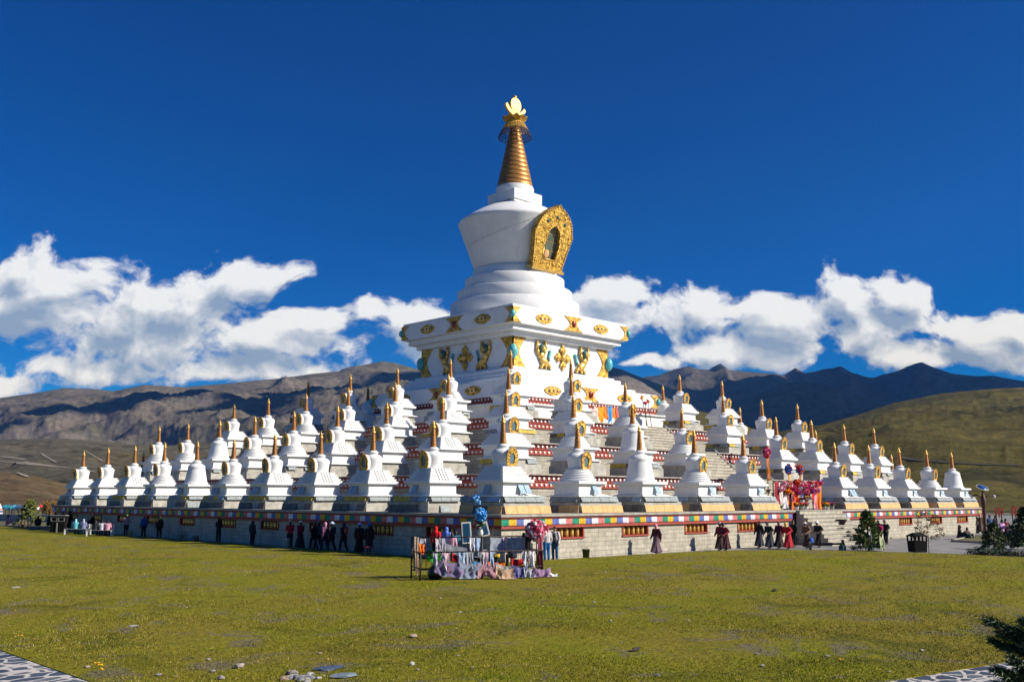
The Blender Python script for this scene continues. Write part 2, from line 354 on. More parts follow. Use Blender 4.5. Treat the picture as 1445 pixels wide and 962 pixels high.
def domemat():
    m = WHITE.copy(); m.name = 'dome_white'; nt = m.node_tree; b = nt.nodes['Principled BSDF']; p = pos_of(nt); s = nt.nodes.new('ShaderNodeSeparateXYZ'); nt.links.new(p, s.inputs[0])
    mp = nt.nodes.new('ShaderNodeMapping'); mp.inputs['Scale'].default_value = (2.2, 2.2, .22); nt.links.new(p, mp.inputs[0])
    band = ramp(nt, math_(nt, 'MULTIPLY', s.outputs[2], .1), [(.272, (0,0,0)), (.2805, (1,1,1)), (.2825, (1,1,1)), (.286, (0,0,0))])
    st = ramp(nt, noise(nt, mp.outputs[0], 1.5, 6, .7), [(.5, (0,0,0)), (.66, (1,1,1))])
    old = b.inputs['Base Color'].links[0].from_socket
    nt.links.new(mix(nt, math_(nt, 'MULTIPLY', math_(nt, 'MULTIPLY', band, st), .9), old, (.10,.095,.085)), b.inputs['Base Color']); return m
DOME = domemat()
mb = MB(); mb.lathe([(3.72,23.76),(3.8,23.9),(4.2,25.1),(4.72,26.55),(5.27,28.06),(5.33,28.2),(5.25,28.36),(4.75,28.72),(4.16,29.1),(3.5,29.48),(2.9,29.78),(2.4,29.9),(1.9,29.92)], DOME, 96)
gz(mb).build('dome', gs)
cb = MB(); pts = []
for k in range(25):
    t = k/24; a = R(150+112*t); z = 25.9+2.5*t**2.2; r = 3.8+(z-23.9)*.353+.03; pts.append((r*math.cos(a), r*math.sin(a), z))
for a, b in zip(pts, pts[1:]): cb.tube(a, b, .013, .013, CONC, 5)
gz(cb).build('cable', gs)
mb = MB(); mb.frus(2.0, 1.55, 29.9, 30.3, WHITE); mb.box(-1.82, 1.82, -1.82, 1.82, 30.3, 31.23, WHITE); mb.lathe([(1.78,31.23),(1.8,31.3),(1.8,31.8),(1.74,31.95),(1.5,31.97)], WHITE, 48)
gz(mb).build('harmika', gs, bev=.02)
prof = []; mats = []; n = 13
for k in range(n):
    t0, t1 = k/n, (k+1)/n; z0 = 31.97+(37.9-31.97)*t0; z1 = 31.97+(37.9-31.97)*t1; r0 = 1.70+(.46-1.70)*t0; r1 = 1.70+(.46-1.70)*t1; g = (z1-z0)*.14
    g *= .6; prof += [(r0*.955, z0), (r0*1.01, z0+g*.5), (r0*1.01, z0+g), (r1*1.03, z1-g), (r1*.985, z1-g*.4)]; mats += [COPPERD, COPPERD, COPPER, COPPER, COPPERD]
mb = MB(); mb.lathe(prof, COPPER, 48, mats=mats[:len(prof)-1]); gz(mb).build('spire', gs)
# pierced parasol skirt
mb = MB(); rp = [(.95, 38.3), (1.12, 37.98), (1.30, 37.64), (1.48, 37.3), (1.62, 36.95)]; seg = 26
def rpt(i, a): return (rp[i][0]*math.cos(a), rp[i][0]*math.sin(a), rp[i][1])
for i in range(5):
    m = GOLD2 if i < 2 else IRON
    for k in range(seg):
        a, b = 2*PI*k/seg, 2*PI*(k+1)/seg
        mb.tube(rpt(i, a), rpt(i, b), .035 if i in (0, 4) else .022, .035 if i in (0, 4) else .022, m, 5)
        if i < 4:
            mb.tube(rpt(i, a), rpt(i+1, a), .02, .02, m, 4); mb.tube(rpt(i, a), rpt(i+1, b), .016, .016, m, 4); mb.tube(rpt(i, b), rpt(i+1, a), .016, .016, m, 4)
mb.lathe([(.97,38.28),(.9,38.4),(.6,38.45)], GOLD2, 36)
gz(mb).build('parasol', gs)
mb = MB()
for k in range(10):
    a = 2*PI*k/10; tf = Matrix.Translation((0,0,38.45)) @ Matrix.Rotation(a, 4, 'Z') @ Matrix.Translation((0,-.62,0)) @ Matrix.Rotation(R(48), 4, 'X')
    mb.prism([(-.26,0),(.26,0),(.40,.42),(.26,.66),(0,.84),(-.26,.66),(-.40,.42)], -.04, .04, GOLD, tf)
mb.lathe([(.3,38.4),(.85,38.5),(.9,38.7),(.5,38.95),(.3,39.25)], GOLD, 24)
gz(mb).build('lotus', gs)
mb = MB(); o_, i_ = [], []
for k in range(21):
    t = R(-160+140*k/20); o_.append((1.45*math.cos(t), 40.42+1.28*math.sin(t)))
    t2 = R(-157+134*k/20); i_.append((1.28*math.cos(t2)*.95, 40.66+1.12*math.sin(t2)))
mb.prism(o_+i_[::-1], -.13, .13, GOLD2); gz(mb).build('crescent', gs, bev=.03)
mb = MB(); mb.prism([(.70*math.cos(2*PI*k/28), 40.22+.74*math.sin(2*PI*k/28)) for k in range(28)], -.16, .16, GOLD2)
mb.lathe([(.06,40.85),(.17,40.93),(.21,41.07),(.14,41.2),(.02,41.27)], GOLD2, 14); gz(mb).build('sun_disc', gs, bev=.03)
# gilded niche on the sunny face of the dome
def arch(w, hb, zs, zt, cusp=True):  # half outline mirrored: w at the base, wider at zs, point at zt
    pts = [(1.86,.3),(2.02,1.3),(2.20,2.3),(2.36,3.05),(2.40,3.3),(2.34,3.5),(2.22,3.62),(2.20,3.85),(2.06,4.3),(1.80,4.75),(1.42,5.15),(.95,5.48),(.5,5.7),(.2,5.86),(0,6.0)]
    return pts+[(-x, z) for x, z in pts[-2::-1]]
tilt = Matrix.Translation((0,-3.85,23.35)) @ Matrix.Rotation(R(17.5), 4, 'X')
mb = MB(); out = arch(1.86, .3, 3.3, 5.95); inn = [(.82,1.0),(.88,1.5),(.94,2.0),(.98,2.45),(.99,2.6),(.90,2.68),(.84,2.76),(.86,2.95),(.86,3.2),(.78,3.45),(.64,3.68),(.46,3.86),(.26,3.98),(.1,4.1),(0,4.2)]; inn = inn+[(-x, z) for x, z in inn[-2::-1]]
mb.ringprism(out, inn, -.3, .25, GOLD, tilt); mb.box(-2.05, 2.05, -.55, .3, -.1, .16, GOLD2, tilt); mb.box(-1.95, 1.95, -.45, .3, .16, .3, GOLD, tilt)
for k in range(len(out)-1):
    a, b = Vector((out[k][0],-.32,out[k][1])), Vector((out[k+1][0],-.32,out[k+1][1])); n = max(1, int((b-a).length/.2))
    for j in range(n): mb.ell(a.lerp(b, j/n), (.08,.08,.08), GOLD2, 6, 4, tilt)
for k in range(len(inn)): 
    a, b = Vector((inn[k][0],-.3,inn[k][1])), Vector((inn[(k+1)%len(inn)][0],-.3,inn[(k+1)%len(inn)][1])); mb.tube(a, b, .06, .06, GOLD2, 6, tilt)
for x, z in ((0,4.9),(-1.1,4.4),(1.1,4.4)): mb.ell((x,-.33,z), (.16,.08,.16), TEAL, 10, 6, tilt)
for k in range(70):
    x = rng.uniform(-2.2,2.2); z = rng.uniform(.5,5.4)
    w = 1.86*(1.0 if z < .5 else 1.2); hz = abs(x)/w
    if abs(x) < 1.1 and .8 < z < 4.4: continue
    if abs(x) > (1.86+.14*z if z < 3.4 else 2.2*(1-((z-3.4)/2.6)**1.6))-.15: continue
    mb.ell((x,-.3,z), (.13,.06,.13), GOLD, 7, 5, tilt)
f = gz(mb).build('niche_frame', gs)
gl = MB(); gl.prism([(x*.97, z) for x, z in inn], .05, .2, GLASS, tilt)
for x in (-.35, .35): gl.box(x-.02, x+.02, .02, .05, 1.1, 3.8, GOLD2, tilt)
for z in (1.8, 2.6, 3.3): gl.box(-.8, .8, .02, .05, z-.02, z+.02, GOLD2, tilt)
gl.ell((-.15,.02,1.45), (.35,.06,.42), SLAB_O, 8, 6, tilt); gz(gl).build('glass', f)
# relief ornaments
def on_sides(fn):
    for tf in (Matrix.Identity(4), Matrix(((0,1,0,0),(1,0,0,0),(0,0,1,0),(0,0,0,1)))): fn(tf)
def glass_shape(w, wn, z0, z1, half=None):   # hourglass outline
    pts = []
    for k in range(11):
        t = k/10; s = wn+(w-wn)*abs(2*t-1)**1.5; pts.append((s, z0+(z1-z0)*t))
    if half == 'hi': return [(0,z0)]+pts+[(0,z1)]
    if half == 'lo': return [(0,z1)]+[(-x,z) for x, z in pts[::-1]]+[(0,z0)]
    return pts+[(-x, z) for x, z in pts[::-1]]
def lens(w, hgt, n=14):
    return [(w*math.cos(2*PI*k/n)*(1+.06*math.cos(4*PI*k/n)), hgt*math.sin(2*PI*k/n)*(1-.1*abs(math.cos(2*PI*k/n)))) for k in range(n)]
def fascia_ornaments(hw, z0, z1, nm):
    zc = (z0+z1)/2; d = .07
    def fn(tf):
        for s in (-.5, .5):
            mb = MB(); mb.prism([(s*hw+x, zc+z) for x, z in lens(.95, (z1-z0)*.32)], -hw-d, -hw+.02, GOLD, tf); mb.prism([(s*hw+x, zc+z) for x, z in lens(.6, (z1-z0)*.16)], -hw-d-.05, -hw-d+.01, GOLD2, tf)
            for k, m in ((-.45, TEAL), (0, REDGEM), (.45, TEAL)): mb.ell((s*hw+k, -hw-d-.05, zc), (.12,.07,.1), m, 8, 6, tf)
            gz(mb).build('lozenge_relief', gs)
        mb = MB(); mb.prism([(x, z) for x, z in glass_shape(1.15, .42, z0+.04, z1-.04)], -hw-d, -hw+.02, GOLD, tf); mb.ell((0,-hw-d-.02,zc), (.24,.14,.3), REDGEM, 10, 8, tf); gz(mb).build('hourglass_relief', gs)
        mb = MB(); mb.prism([(hw+d+x, z) for x, z in glass_shape(1.05, .38, z0+.04, z1-.04, 'lo')], -hw-d, -hw+.02, GOLD, tf); gz(mb).build('corner_relief', gs)
        mb = MB(); mb.prism([(-hw-d+x, z) for x, z in glass_shape(1.05, .38, z0+.04, z1-.04, 'hi')], -hw-d, -hw+.02, GOLD, tf); gz(mb).build('corner_relief', gs)
    on_sides(fn)
    for x, y in ((-1,-1),(1,-1),(-1,1)):
        mb = MB(); mb.ell((x*(hw+d), y*(hw+d), zc), (.24,.24,.32), TURQ, 12, 8); gz(mb).build('corner_gem', gs)
fascia_ornaments(7.38, 17.22, 18.58, 'upper'); fascia_ornaments(9.25, 10.95, 12.18, 'lower')
HW = 6.02
def lion(mb, x, z, tf, s=1):
    t = tf @ Matrix.Translation((x, -HW-.12, z)) @ Matrix.Diagonal((s, 1, 1, 1))
    rot = Matrix.Rotation(R(35), 3, 'Y')
    mb.ell((.05,0,.75), (.62,.26,.36), GOLD2, 12, 8, t, rot); mb.ell((-.3,0,1.25), (.36,.26,.42), GOLD2, 12, 8, t)   # belly, chest
    mb.ell((-.32,-.16,1.85), (.40,.28,.40), TEAL, 12, 8, t); mb.ell((-.34,-.34,1.80), (.24,.16,.25), GOLD, 10, 7, t); mb.ell((-.36,-.46,1.70), (.13,.1,.1), GOLD2, 8, 6, t)
    for q in (-.10, .10): mb.ell((-.34+q,-.49,1.88), (.04,.03,.04), DOT, 6, 4, t)
    for a, b, c in (((-.6,0,1.3), (-.86,-.08,1.75), (-.80,-.05,2.35)), ((-.05,0,1.35), (.24,-.08,1.85), (.16,-.05,2.4))):
        mb.tube(a, b, .15, .13, GOLD2, 8, t); mb.tube(b, c, .13, .11, GOLD2, 8, t); mb.ell(c, (.17,.13,.12), GOLD, 8, 6, t)
    for a, b, c in (((.25,0,.6), (.1,-.08,.25), (.2,-.05,.06)), ((.5,0,.55), (.75,-.06,.3), (.72,-.04,.06)), ((-.1,0,.5), (-.35,-.05,.25), (-.3,-.04,.06))):
        mb.tube(a, b, .19, .13, GOLD2, 8, t); mb.tube(b, c, .13, .09, GOLD2, 8, t); mb.ell(c, (.2,.13,.07), TEAL, 8, 6, t)
    for k in range(4): mb.ell((.62+.07*k, .0, .95+.24*k), (.14,.1,.2), TURQ if k else TEAL, 8, 6, t)
    for k in range(5): mb.ell((-.66+.05*k, .0, 1.55-.16*k), (.09,.08,.14), TEAL, 7, 5, t)
def wall_ornaments(tf):
    for s in (-1, 1):
        mb = MB(); o = glass_shape(1.55, .72, 13.76, 16.3, 'lo' if s > 0 else 'hi'); mb.prism([(s*(HW+.08)+x, z) for x, z in o], -HW-.08, -HW+.02, GOLD, tf); gz(mb).build('corner_relief', gs)
        mb = MB(); lion(mb, s*2.45, 13.74, tf, -s); gz(mb).build('snow_lion', gs)
    mb = MB(); c = 15.05
    for dx, dz in ((0,.62),(0,-.62),(.56,0),(-.56,0)):
        mb.ell((dx,-HW-.1,c+dz), (.34,.18,.36), GOLD, 10, 8, tf); mb.ell((dx*1.55,-HW-.1,c+dz*1.6), (.16,.12,.16), GOLD2, 8, 6, tf)
        for q in (-1, 1): mb.ell((dx*1.1+(q*.27 if dx == 0 else 0),-HW-.12,c+dz*1.1+(q*.25 if dz == 0 else 0)), (.13,.12,.18), GOLD2, 8, 6, tf)
    mb.ell((0,-HW-.16,c), (.3,.2,.3), GOLD2, 10, 8, tf); gz(mb).build('crossed_sceptre_relief', gs)
on_sides(wall_ornaments)
for x, y in ((-1,-1),(1,-1),(-1,1)):
    mb = MB(); mb.ell((x*(HW+.1), y*(HW+.1), 15.05), (.42,.42,.62), TURQ, 14, 10); gz(mb).build('corner_gem', gs)
# ------------------------------------------------------------------ the small stupas
# local frame: outward = -Y, along the wall and away from the near corner = +X
def small_parts(kind, ladder, level, corner):
    P = []
    low = level > 1
    x0, x1 = (-1.05, 2.35) if not low else (-1.05, 1.75)
    if corner: x0, x1, yb = -1.1, 2.3, 2.0
    else: yb = 1.15
    mb = MB(); mb.box(x0, x1, -1.15, yb, 0, .57, CONC); mb.box(x0+.04, x1-.35, -1.05, yb-.1, .57, .86, CONC); P.append(('base', mb, []))
    # carved slabs leaning on the base
    def slabs(a, b, n, y, z, hgt, mats, side, lean=.10):
        w = (b-a)/n
        for k in range(n):
            m = mats[int(rng.integers(len(mats)))]
            if m is None: continue
            mb = MB(); g = .012; le = lean+rng.uniform(-.012, .012); hh = hgt*rng.uniform(.93, 1.02)
            c = [(a+k*w+g, y-le, z), (a+(k+1)*w-g, y-le, z), (a+(k+1)*w-g, y-.012, z+hh), (a+k*w+g, y-.012, z+hh)]
            tf = None
            vs = c+[(p[0], p[1]-.035, p[2]+.008) for p in c]
            if side == 'x': vs = [(q[1], q[0], q[2]) for q in vs]
            mb.add(vs, [(3,2,1,0),(4,5,6,7),(0,1,5,4),(1,2,6,5),(2,3,7,6),(3,0,4,7)], m); P.append(('slab', mb, []))
    if not low:
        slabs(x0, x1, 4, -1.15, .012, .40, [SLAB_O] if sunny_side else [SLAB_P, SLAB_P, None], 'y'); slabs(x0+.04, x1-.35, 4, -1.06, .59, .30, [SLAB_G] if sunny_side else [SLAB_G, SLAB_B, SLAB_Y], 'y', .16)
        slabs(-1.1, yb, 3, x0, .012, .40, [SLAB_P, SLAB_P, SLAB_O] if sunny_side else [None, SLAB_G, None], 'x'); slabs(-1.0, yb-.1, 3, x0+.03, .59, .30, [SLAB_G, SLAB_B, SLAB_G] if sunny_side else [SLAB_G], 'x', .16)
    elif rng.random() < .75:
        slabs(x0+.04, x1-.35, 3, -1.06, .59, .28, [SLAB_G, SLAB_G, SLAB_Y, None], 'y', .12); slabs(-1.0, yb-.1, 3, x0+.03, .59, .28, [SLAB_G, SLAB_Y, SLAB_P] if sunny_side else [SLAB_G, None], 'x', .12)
    mb = MB(); e = .25 if not low else 0
    for k, (a, z0, z1) in enumerate(((1.28, .86, .91), (1.16, .91, .95), (1.04, .95, .99))): mb.box(-a+.1, a+e*(1-k*.3), -a+.1, a-.02*k, z0, z1, WHITE)
    mb.box(-.92, .92, -.92, .92, .99, 1.46, WHITE); P.append(('plinth', mb, []))
    TF = [(3,2,1,0),(4,5,6,7),(0,1,5,4),(1,2,6,5),(2,3,7,6),(3,0,4,7)]
    if level == 1 and (corner or rng.random() < .85):
        for k in range(1 if rng.random() < .55 else 2):
            tb = MB(); xx = .1+.42*k; y = -1.2
            tb.add([(xx,y,.99),(xx+.36,y,.99),(xx+.36,-.94,1.44),(xx,-.94,1.44),(xx,y-.03,1.0),(xx+.36,y-.03,1.0),(xx+.36,-.97,1.45),(xx,-.97,1.45)], TF, SLAB_B); P.append(('tablet', tb, []))
    if corner:
        tb = MB(); y = -.1
        tb.add([(-1.17,y,.99),(-1.17,y+.4,.99),(-.94,y+.4,1.44),(-.94,y,1.44),(-1.20,y,1.0),(-1.20,y+.4,1.0),(-.97,y+.4,1.45),(-.97,y,1.45)], TF, SLAB_B); P.append(('tablet', tb, []))
    mb = MB(); mb.box(-1.02, 1.02, -1.02, 1.02, 1.46, 1.55, WHITE); mb.box(-1.14, 1.14, -1.14, 1.14, 1.55, 1.70, WHITE); P.append(('cornice', mb, []))
    S0, SH_ = 1.70, .13
    if kind == 'square':
        mb = MB()
        for k in range(5):
            a = 1.03-.085*k; z = S0+SH_*k; mb.box(-a+.02, a-.02, -a+.02, a-.02, z, z+.09, WHITE); mb.box(-a-.012, a+.012, -a-.012, a+.012, z+.09, z+SH_, WHITE)
            if ladder:
                for q in (-.3, -.1, .1, .3): mb.box(q-.05, q+.05, -a-.035, -a+.01, z+.003, z+SH_-.012, WHITE); mb.box(-a-.035, -a+.01, q-.05, q+.05, z+.003, z+SH_-.012, WHITE)
        P.append(('steps', mb, []))
    elif kind == 'round':
        mb = MB(); pr = [(1.04, S0)]
        for k in range(5):
            a = 1.02-.085*k; z0, z1 = S0+SH_*k, S0+SH_*(k+1); pr += [(a-.03, z0+.004), (a-.03, z0+.08), (a+.012, z0+.09), (a+.012, z1)]
        mb.lathe(pr, WHITE, 32, smooth=False); P.append(('steps', mb, []))
    if kind == 'bell':
        mb = MB(); mb.lathe([(.90,1.70),(.93,1.74),(.90,1.80),(.84,1.85),(.81,1.95),(.77,2.2),(.71,2.5),(.655,2.78),(.63,2.93),(.65,2.96),(.635,3.02),(.56,3.13),(.43,3.22),(.30,3.27),(.2,3.28)], WHITE, 40); P.append(('bell_body', mb, []))
    else:
        mb = MB(); mb.lathe([(.55,2.35),(.52,2.40),(.53,2.55),(.57,2.85),(.60,3.02),(.59,3.08),(.50,3.17),(.38,3.25),(.29,3.28),(.2,3.29)], WHITE, 32)
        # white collar behind the gilded niche
        def an(w, z0, zs, zt):
            p = [(w*.74, z0), (w*.92, zs*.5), (w, zs), (w*.98, zs+.12), (w*.80, zs+.26), (w*.42, zt-.06), (0, zt)]; return p+[(-x, z) for x, z in p[-2::-1]]
        tf = Matrix.Translation((0,-.52,2.37)) @ Matrix.Rotation(R(6), 4, 'X')
        mb.prism(an(.38, .02, .47, .88), -.05, .22, WHITE, tf); P.append(('dome', mb, []))
        fr = MB(); out = an(.395, 0, .48, .93); inn = [(x*.48, .14+z*.60) for x, z in out]; fr.ringprism(out, inn, -.13, -.05, GOLD, tf)
        for k in range(len(out)-1):
            a, b = Vector((out[k][0],-.11,out[k][1])), Vector((out[k+1][0],-.11,out[k+1][1])); nn = max(1, int((b-a).length/.085))
            for jj in range(nn): fr.ell(a.lerp(b, jj/nn), (.055,.04,.055), GOLD if jj % 2 else COPPER, 6, 4, tf)
        g = MB(); g.prism(inn, -.085, -.04, GLASSB, tf); P.append(('niche_frame', fr, [('glass', g)]))
    mb = MB(); mb.lathe([(.27,3.27),(.28,3.29),(.28,3.35),(.34,3.37),(.34,3.42),(.24,3.45),(.23,3.5)], WHITE, 24); P.append(('neck', mb, []))
    pr = []; ms = []; n = 13
    for k in range(n):
        t0, t1 = k/n, (k+1)/n; z0, z1 = 3.5+1.06*t0, 3.5+1.06*t1; r0, r1 = .19-.09*t0, .19-.09*t1
        pr += [(r0*.80, z0), (r0, z0+.015), (r0*1.04, (z0+z1)/2), (r1, z1-.015)]; ms += [COPPERD, COPPER, COPPER, COPPERD]
    mb = MB(); mb.lathe(pr, COPPER, 16, mats=ms[:len(pr)-1])
    fi = MB(); fi.lathe([(.08,4.53),(.14,4.56),(.15,4.6),(.10,4.66),(.06,4.70),(.10,4.74),(.095,4.79),(.04,4.84),(.02,4.95),(.004,4.98)], GOLD2, 14); P.append(('spire', mb, [('finial', fi)]))
    return P
GLASSB = M('blue_glass', (.10, .17, .20), .15, 0, .2, 3)
SWAP = Matrix(((0,1,0,0),(1,0,0,0),(0,0,1,0),(0,0,0,1)))
PROTO = {}
def small_stupa(kind, ladder, level, side, corner, loc, label):
    global sunny_side
    variant = int(rng.integers(3))
    key = (kind, ladder, min(level, 2), side, corner, variant)
    root = thing('small_stupa', label, 'stupa', loc, R(rng.uniform(-1.3, 1.3)), 'small white stupas ringing the terraces'); root.scale = (1+rng.uniform(-.02,.02), 1+rng.uniform(-.02,.02), 1+rng.uniform(-.018,.018))
    if key not in PROTO:
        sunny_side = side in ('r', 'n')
        out = []
        for nm, mb, sub in small_parts(kind, ladder, level, corner):
            def conv(m):
                if side == 'l': m.v = [(y, x, z) for x, y, z in m.v]
                elif side == 'b': m.v = [(x, -y, z) for x, y, z in m.v]
                elif side == 'x': m.v = [(-y, x, z) for x, y, z in m.v]
                return m.mesh(nm)
            out.append((nm, conv(mb), [(a, conv(b)) for a, b in sub]))
        PROTO[key] = out
    for nm, me, sub in PROTO[key]:
        o = link(nm, me, root, None, .012 if nm in ('plinth', 'cornice', 'steps', 'base') and level < 3 else 0)
        for a, b in sub: link(a, b, o)
    return root
LV = ['lowest', 'second', 'third', 'topmost']
SH = {'square': 'square-stepped', 'round': 'round-stepped', 'bell': 'bell-shaped'}
ROWS = {1: (27.95, 11), 2: (23.11, 9), 3: (18.28, 7), 4: (13.48, 5)}
KL = {1: ['square']*6+['bell','round','square','square','square'], 2: ['square']*4+['round','round','bell','round','round'], 3: ['square','square','square','square','round','round','square'], 4: ['square','round','square','round','square']}
KL[1][5] = 'round'; KL[1][7] = 'round'
KR = {1: ['square','round','bell','round','square',None,'square','square','square','round','bell'], 2: ['square','round','bell','round',None,'square','square','square','square'], 3: ['square','square','round',None,'square','square','square'], 4: ['square','round',None,'square','square']}
XR = {1: [-27.95,-22.3,-16.85,-11.4,-5.87,0,6.5,12.0,17.4,22.7,27.95], 2: [-23.11,-17.3,-11.5,-6.0,0,6.45,11.95,17.5,23.11], 3: [-18.28,-12.2,-6.3,0,6.4,12.3,18.28], 4: [-13.48,-7.0,0,7.0,13.48]}
CORN = {}
for lv, (s, n) in ROWS.items():
    z = DECKZ[lv-1]
    for k in range(n):
        kd = KR[lv][k]
        if kd is None: continue
        x = XR[lv][k]
        wh = 'at the near corner' if k == 0 else ('at the right-hand end' if k == n-1 else 'sunny right side, %s from the near corner' % ORD[k])
        small_stupa(kd, False, lv, 'n' if k == 0 else 'r', k == 0 and lv == 1, (x, -s, z), 'white %s stupa, %s terrace, %s' % (SH[kd], LV[lv-1], wh))
    for k in range(1, n):
        kd = KL[lv][k]; y = -s+2*s*k/(n-1)
        wh = 'at the far left-hand end' if k == n-1 else 'shaded left side, %s from the near corner' % ORD[k]
        small_stupa(kd, kd == 'square' and k < n-2, lv, 'l', False, (-s, y, z), 'white %s stupa, %s terrace, %s' % (SH[kd], LV[lv-1], wh))
# those of the two far sides whose tops look over the terraces
BACK = [(4,'b',1),(4,'b',2),(4,'x',1),(4,'x',2),(4,'x',3),(3,'b',1),(3,'x',1),(3,'x',2),(3,'x',3),(2,'x',1),(2,'x',2),(2,'b',1),(1,'x',1),(1,'b',1)]
for lv, side, k in BACK:
    s, n = ROWS[lv]; u = -s+2*s*k/(n-1); kd = 'round' if k % 2 else 'square'
    loc = (u, s, DECKZ[lv-1]) if side == 'b' else (s, u, DECKZ[lv-1])
    small_stupa(kd, False, lv, side, False, loc, 'mostly hidden white stupa, far %s side of the %s terrace, %s from the %s corner' % ('left' if side == 'b' else 'right', LV[lv-1], ORD[k], 'right' if side == 'x' else 'left'))

# ------------------------------------------------------------------ cloth, flowers, offerings
def cloth_strip(p0, p1, drop, mat, sag=.1, folds=4, nx=14, ny=8, out=(0,-1), flare=.06, ragged=.05):
    nx, ny = nx+4, ny+3; sd = rng.uniform(0, 99)
    p0, p1 = Vector(p0), Vector(p1); mb = MB(); vs = []; o = Vector((out[0], out[1], 0)); ph = rng.uniform(0, 6)
    for j in range(ny+1):
        v = j/ny
        for i in range(nx+1):
            u = i/nx; p = p0.lerp(p1, u); nz = mnoise.noise(Vector((u*folds*1.6+sd, v*1.3, sd))); n2 = mnoise.noise(Vector((u*folds*4.5+sd, v*3.6+u*2, 7.7))); w = (math.sin(u*folds*2*PI+ph+v*.7)*.4+nz*1.2+n2*.9)*flare*(.35+v)
            p = p+o*(w+.03*v)+Vector((0, 0, -sag*4*u*(1-u)*(1-.3*v)-drop*v*(1+ragged*(math.sin(5*u+ph)*.5+1.6*mnoise.noise(Vector((u*2.2+sd, 3.3, sd)))))))+(p1-p0)*(.06*v*nz)
            if p.z < .03 and p0.z < 1.7: p = p+o*(.03-p.z)*.7; p.z = .03+.03*abs(nz)

            vs.append(tuple(p))
    fs = [(j*(nx+1)+i, j*(nx+1)+i+1, (j+1)*(nx+1)+i+1, (j+1)*(nx+1)+i) for j in range(ny) for i in range(nx)]
    mb.add(vs, fs, mat, True); return mb
FLW = {c: cloth_mat(v, .7) for c, v in {'pink':(226,110,140),'deep':(190,25,70),'white':(235,228,225),'blue':(40,140,215),'lblue':(120,185,235),'red':(205,20,25),'orange':(240,110,15),'yellow':(235,170,20),'purple':(150,50,140),'magenta':(215,50,130)}.items()}
def blossom(mb, c, r, mat, n=7):
    c = Vector(c); ax = Vector(rng.normal(size=3)).normalized()
    for k in range(n):
        d = (ax+Vector(rng.normal(size=3))*.8).normalized(); a = d.orthogonal().normalized(); b = d.cross(a)
        q = c+d*r*.35; rr = r*rng.uniform(.6, 1.0)
        mb.add([q-a*rr*.5, q+b*rr*.55+d*rr*.25, q+a*rr*.5, q-b*rr*.55+d*rr*.25], [(0,1,2,3)], mat)
    mb.ell(c, (r*.45,)*3, mat, 6, 4)
def bouquet_mb(c, rx, rz, cols, n, r=.07):
    mb = MB(); c = Vector(c); mb.ell(c, (rx*.72, rx*.72, rz*.72), FLW[cols[0]], 10, 7)
    for k in range(int(n*1.4)):
        d = Vector(rng.normal(size=3)).normalized()*rng.uniform(.6, 1)**.4
        blossom(mb, c+Vector((d.x*rx, d.y*rx, d.z*rz)), r*rng.uniform(.8, 1.3), FLW[cols[int(rng.integers(len(cols)))]])
    return mb
def leaves_mb(c, rx, rz, n, size, mats, mb=None, droop=0):
    mb = mb or MB(); c = Vector(c)
    for k in range(n):
        d = Vector(rng.normal(size=3)).normalized()*rng.uniform(.1, 1)**.5
        p = c+Vector((d.x*rx, d.y*rx, d.z*rz)); u = Vector(rng.normal(size=3)).normalized(); w = u.orthogonal().normalized()*size*.3; u = u*size
        mb.add([p, p+u*.5+w, p+u, p+u*.5-w], [(0,1,2,3)], mats[int(rng.integers(len(mats)))])
    return mb
# altar on the lowest deck above the stairs
AY = -28.6; Z1 = 2.15
t = thing('offering_table', 'small dark wooden table with offerings in the middle of the flower altar', 'table', (.55, AY-.2, Z1))
mb = MB(); mb.box(-.55,.55,-.3,.3,.78,.84,WOOD); mb.box(-.5,.5,-.26,.26,.68,.778,WOOD); mb.build('table_top', t)
for x in (-.48,.48):
    for y in (-.24,.24): mb = MB(); mb.box(x-.03,x+.03,y-.03,y+.03,0,.678,WOOD); mb.build('leg', t)
mb = MB()
for k in range(5): mb.lathe([(.05,.84),(.09,.93),(.085,.94)], GOLD2, 10, c=(-.4+.2*k, -.1, .002))
tag(mb.build('offering_bowls', None, (.55, AY-.2, Z1)), 'row of small brass offering bowls on the dark altar table', 'bowls')
poles = [(-2.55, 4.3, ['pink','magenta','red'], 'deep pink', 'left of the altar scarves'), (.15, 3.2, ['blue','red','purple'], 'blue and red', 'behind the altar middle'), (1.55, 3.2, ['red','orange','blue'], 'orange and blue', 'behind the altar, right half')]
for k, (x, hgt, cols, cn, where) in enumerate(poles):
    t = thing('flower_pole', 'pole topped with a ball of %s flowers, %s' % (cn, where), 'pole', (x, AY+.9-k*.05, Z1), 0, 'flower poles round the altar')
    mb = MB(); mb.tube((0,0,0),(0,0,hgt-.5),.035,.03,WOOD); mb.build('pole', t)
    mb = bouquet_mb((0,0,hgt-.4), .24, .36, cols, 40, .12); mb.build('flower_ball', t)
    mb = cloth_strip((-.14,-.05,hgt-.75),(.16,-.05,hgt-.75), 1.5, cloth_mat([(200,120,60),(225,160,50),(150,110,60)][k]), .02, 2, 8, 8); mb.build('ribbon', t)
sc = [(-2.7,(150,30,45),1.6),(-2.3,(225,215,210),1.5),(-1.95,(20,125,60),1.5),(-1.6,(235,230,235),1.6),(-1.2,(240,120,25),1.5),(-.95,(30,40,90),1.3),(-.6,(240,105,25),1.6),(-.25,(235,80,40),1.3),(.2,(245,235,230),1.2),(.75,(240,240,240),1.4),(1.15,(25,95,190),1.3),(1.5,(215,20,30),1.4),(1.85,(20,45,110),1.2),(2.15,(225,30,35),1.5),(2.5,(225,150,170),1.6),(2.8,(240,150,20),1.8),(3.1,(235,130,20),1.7)]
